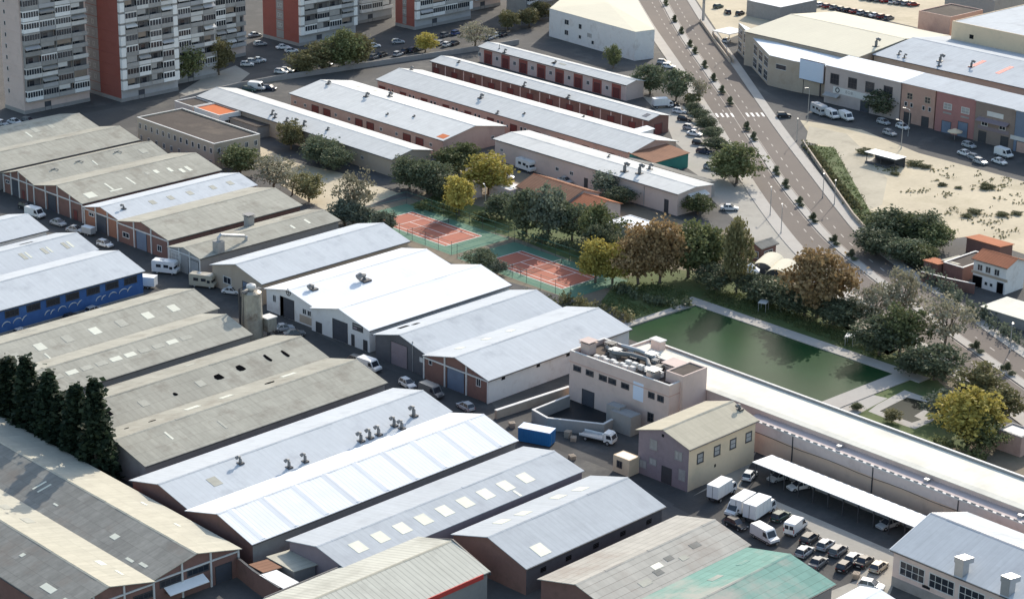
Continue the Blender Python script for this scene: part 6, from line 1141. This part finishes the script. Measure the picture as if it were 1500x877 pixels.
yd = [('box', 'white', 970, 158, -30, 'white box truck in the unit yard under the dark trees', .9), ('hatch', 'black', 985, 156, -60, 'black car beside the box truck in the unit yard', 1), ('hatch', 'white', 996, 166, -70, 'white car at the top of the unit yard', 1), ('hatch', 'black', 1003, 177, -70, 'black car at the top of the unit yard', 1), ('hatch', 'silver', 1011, 190, -75, 'silver car, upper of the pair in the unit yard', 1), ('sedan', 'white', 1018, 199, -75, 'white car, lower of the pair in the unit yard', 1), ('hatch', 'black', 1025, 212, -75, 'black car in the middle of the unit yard', 1), ('hatch', 'darkblue', 1031, 225, -75, 'dark blue car in the unit yard by the bushes', 1), ('hatch', 'silver', 1042, 248, -75, 'silver car at the low end of the unit yard', 1), ('sedan', 'white', 1069, 308, -50, 'white car in the tree shade at the end of the unit yard', 1), ('hatch', 'black', 982, 252, -20, 'black car beside the brown roofed porch', 1), ('hatch', 'silver', 972, 94, -60, 'silver car at the corner of the white hall by the avenue', 1), ('hatch', 'white', 979, 100, -60, 'white car at the corner of the white hall by the avenue', 1),
  ('camper', 'white', 771, 250, -95, 'white camper against the wall of the unit row with flues', 1), ('sedan', 'silver', 828, 268, -92, 'silver car in the shade behind the clubhouse', 1), ('hatch', 'white', 742, 262, -60, 'white car beside the golden tree', .95), ('hatch', 'silver', 727, 190, -92, 'silver car between two pink unit rows', 1)]
for k, c, x, y, hd, lb, s in yd: Vv(k, c, (x, y), hd, lb, None, scale=s)
sd = [('van', 'white', 1218, 173, -110, 'white van in the side street, left of its twin'), ('van', 'white', 1239, 176, -110, 'white van in the side street, right of its twin'), ('camper', 'silver', 1200, 168, -110, 'silver camper under the awning of the pale shop'), ('hatch', 'black', 1148, 172, -40, 'black car at the mouth of the side street'), ('hatch', 'silver', 1294, 182, -100, 'silver car in the shade of the dark rusty tree'), ('hatch', 'white', 1322, 189, -100, 'white car before the ochre shop'), ('hatch', 'silver', 1303, 198, -100, 'silver car across the side street from the ochre shop'), ('hatch', 'silver', 1419, 216, -100, 'silver car before the brown shop'), ('sedan', 'white', 1414, 228, -100, 'white car in the side street below the brown shop'), ('van', 'white', 1470, 230, -100, 'white van at the right end of the side street'), ('hatch', 'silver', 1436, 240, -100, 'silver car across the side street from the brown shop'), ('sedan', 'white', 1464, 240, -100, 'white car at the right end of the side street'), ('hatch', 'silver', 1428, 234, -100, 'pale car between two others in the side street')]
for k, c, x, y, hd, lb in sd: Vv(k, c, (x, y), hd, lb)
cols = ['grey', 'black', 'red', 'silver', 'darkblue', 'white', 'red', 'grey']
wrds = ('first', 'second', 'third', 'fourth', 'fifth', 'sixth', 'seventh', 'eighth', 'ninth', 'tenth', 'eleventh', 'twelfth', 'thirteenth')
for i in range(12):
    x = 1192 + i * 10; Vv('hatch' if i % 3 else 'sedan', cols[(i * 5) % 8], (x, 8 + i * 1.9), -20 + (i * 37) % 30, f"old {'dark ' if cols[(i * 5) % 8] in ('black', 'darkblue') else ''}car in the front scrap row behind the cream roof, {wrds[i]} from the left", 'scrap cars')
for i in range(8):
    Vv('sedan' if i % 2 else 'hatch', cols[(i * 3 + 1) % 8], (1268 + i * 10, 0 + i * 1.3), -30 + (i * 29) % 40, f"old car in the back scrap row at the top edge, {wrds[i]} from the left", 'scrap cars')
for i, (x, y) in enumerate(((1052, 12), (1066, 20), (1084, 22), (1100, 20), (1064, 62))): Vv('hatch', ('green', 'black', 'black', 'grey', 'white')[i], (x, y), (i * 50) % 90, ('dark green car on the pale lot by the avenue', 'black car on the pale lot, left of two', 'black car on the pale lot, right of two', 'grey car before the low dark block', 'white car under the roadside canopy')[i])
# blue container, trailers, pallets
o = P(786, 647); r = thing('shipping_container', 'bright blue container with a pale roof in the works yard', 'container', (o.x, o.y, 0), RAD(-70)); b = MB(); BL = mat('container_blue', (.02, .17, .42), .5, .12, .4, 2)
b.box(-3, 3, -1.25, 1.25, .15, 2.6, BL)
for i in range(19):
    for s in (-1, 1): b.box(-2.85 + i * .31, -2.7 + i * .31, s * 1.25 - .04, s * 1.25 + .04, .3, 2.45, BL)
b.obj('body', r); b = MB(); b.box(-3.05, 3.05, -1.3, 1.3, 2.604, 2.7, CANVAS); b.obj('roof', r); b = MB(); b.box(3.0, 3.05, -1.1, -.02, .3, 2.4, BL); b.box(3.0, 3.05, .02, 1.1, .3, 2.4, BL); b.box(3.05, 3.1, -.5, -.45, .3, 2.4, STEEL); b.box(3.05, 3.1, .45, .5, .3, 2.4, STEEL); b.obj('door', r)
Vv('flatbed', 'white', (876, 646), -75, 'white flatbed truck in the works yard')
def pallets(px_, n, lab, rz=.3):
    o = P(*px_); b = MB()
    for k in range(n):
        z = k * .15
        for i in range(5): b.box(-.6, .6, -.5 + i * .22, -.38 + i * .22, z + .1, z + .13, W_BEIGE)
        for x in (-.55, 0, .48): b.box(x, x + .08, -.5, .5, z, z + .1, W_BEIGE)
    ob = b.obj('pallet_stack'); ob.location = o; ob.rotation_euler.z = rz; tag(ob, lab, 'pallets')
pallets((832, 640), 8, 'tall stack of pallets left of the flatbed truck'); pallets((840, 645), 5, 'shorter stack of pallets beside the tall one', .7); pallets((750, 625), 6, 'stack of pallets at the end of the pale wall', 1.0); pallets((712, 628), 9, 'stack of pallets behind the white ribbed roof', .2); pallets((838, 672), 5, 'stack of pallets behind the pale blue roof', 1.2); pallets((1254, 846), 6, 'stack of pallets at the end of the car yard', .4)
# nets, court fences, lamps
for i, c in enumerate(NETS):
    r = thing('tennis_net', ('tennis net on the left red court', 'tennis net on the right red court')[i], 'net', c, math.atan2(DA.y, DA.x)); b = MB(); b.box(-6, 6, -.03, .03, .95, 1.0, OFFW)
    for k in range(41): b.box(-6 + k * .3 - .012, -6 + k * .3 + .012, -.012, .012, .06, .95, DSTEEL)
    for k in range(4): b.box(-6, 6, -.01, .01, .1 + k * .25, .125 + k * .25, DSTEEL)
    b.obj('net', r)
    for s in (-1, 1): b = MB(); b.tube([(s * 6.1, 0, 0), (s * 6.1, 0, 1.1)], [.05, .05], DSTEEL, 8); b.obj('post', r)
    r = thing('court_fence', ('tall wire fence round the left tennis court', 'tall wire fence round the right tennis court')[i], 'fence', c, math.atan2(DA.y, DA.x)); b = MB()
    for z in (.4, 1.6, 2.9):
        for s in (-1, 1): b.box(-8.6, 8.6, s * 17.4 - .02, s * 17.4 + .02, z, z + .04, TEAL); b.box(s * 8.5 - .02, s * 8.5 + .02, -17.4, 17.4, z, z + .04, TEAL)
    b.obj('rail', r)
    for k in range(9):
        for s in (-1, 1): b = MB(); y = -17.4 + k * 34.8 / 8; b.tube([(s * 8.5, y, 0), (s * 8.5, y, 3.1)], [.045, .045], DSTEEL, 6); b.obj('post', r)
def lamp(px_, h, head, lab, name='street_lamp'):
    o = P(*px_); r = thing(name, lab, 'street lamp', (o.x, o.y, 0), RAD(head), 'street lamps'); b = MB(); b.tube([(0, 0, 0), (0, 0, h * .5), (0, 0, h)], [.11, .09, .06], STEEL, 8); b.tube([(0, 0, 0), (0, 0, .5)], [.17, .15], STEEL, 8); b.obj('pole', r); b = MB(); b.tube([(0, 0, h), (.5, 0, h + .3), (1.5, 0, h + .4)], [.06, .05, .04], STEEL, 6); b.obj('arm', r); b = MB(); b.box(1.2, 2.0, -.16, .16, h + .33, h + .48, STEEL); b.box(1.3, 1.9, -.12, .12, h + .30, h + .33, LAMPW); b.obj('lamp_head', r)
lp = [(1183, 178, 9, 180, 'pale street lamp at the mouth of the side street'), (1167, 207, 6, 215, 'street lamp on the right pavement, first below the crossing'), (1205, 290, 6, 215, 'street lamp on the right pavement, second below the crossing'), (1222, 300, 6, 215, 'street lamp on the right pavement, third below the crossing'), (1479, 515, 6, 215, 'street lamp on the right pavement at the photo edge'), (1064, 85, 6, 215, 'street lamp at the end of the roadside walls'), (1128, 316, 6, 40, 'street lamp on the left pavement beside the gravel apron'), (1144, 342, 6, 40, 'second street lamp on the left pavement beside the gravel apron'), (1330, 200, 7, 100, 'street lamp before the ochre shop'), (1320, 218, 7, 100, 'street lamp at the edge of the sand lot'), (1113, 105, 7, 200, 'street lamp before the glazed works'), (711, 318, 7, 60, 'floodlight mast above the left tennis court')]
for x, y, h, hd, lb in lp: lamp((x, y), h, hd, lb)
o = P(1030, 30); r = thing('advertising_mast', 'tall grey advertising mast beside the avenue at the top', 'mast', (o.x, o.y, 0), RAD(40)); b = MB(); b.tube([(0, 0, 0), (0, 0, 9)], [.5, .4], STEEL, 12); b.obj('post', r); b = MB(); b.box(-2.6, 2.6, -.3, .3, 6, 9.6, W_GREY); b.obj('panel', r)
o = P(1068, 60); r = thing('canopy', 'pale canopy beside the avenue, left of the glazed works', 'canopy', (o.x, o.y, 0), RAD(BB)); b = MB(); b.box(-3.5, 3.5, -4, 4, 3.0, 3.2, OFFW); b.obj('roof', r)
for sx in (-1, 1):
    for sy in (-1, 1): b = MB(); b.box(sx * 3.2 - .08, sx * 3.2 + .08, sy * 3.7 - .08, sy * 3.7 + .08, .01, 3.0, STEEL); b.obj('post', r)
# parasols at the side street and loungers left to the eye: the pale round parasol
o = P(1398, 205); r = thing('parasol', 'large pale parasol on the pavement before the rose red shop', 'parasol', (o.x, o.y, 0)); b = MB(); n = 8
for i in range(n):
    a0, a1 = 6.2832 * i / n, 6.2832 * (i + 1) / n; b.face([(2 * math.cos(a0), 2 * math.sin(a0), 2.3), (2 * math.cos(a1), 2 * math.sin(a1), 2.3), (0, 0, 3.1)], W_CREAM); b.face([(2 * math.cos(a1), 2 * math.sin(a1), 2.12), (2 * math.cos(a0), 2 * math.sin(a0), 2.12), (2 * math.cos(a0), 2 * math.sin(a0), 2.3), (2 * math.cos(a1), 2 * math.sin(a1), 2.3)], W_CREAM)
b.obj('canopy', r); b = MB(); b.tube([(0, 0, 0), (0, 0, 3.05)], [.05, .04], STEEL, 8); b.obj('pole', r)
# poolside bits
for i, (x, y) in enumerate(((1118, 455), (1245, 505))):
    o = P(x, y); r = thing('pool_shower', ('pale changing screen on the lawn near the tall slender tree', 'pale changing screen at the far end of the lawn')[i], 'screen', (o.x, o.y, 0), .4); b = MB(); b.box(-1.2, 1.2, -.9, .9, 1.9, 2.02, OFFW); b.obj('roof', r)
    for sx in (-1, 1):
        for sy in (-1, 1): b = MB(); b.box(sx * 1.05 - .05, sx * 1.05 + .05, sy * .75 - .05, sy * .75 + .05, .01, 1.9, STEEL); b.obj('post', r)
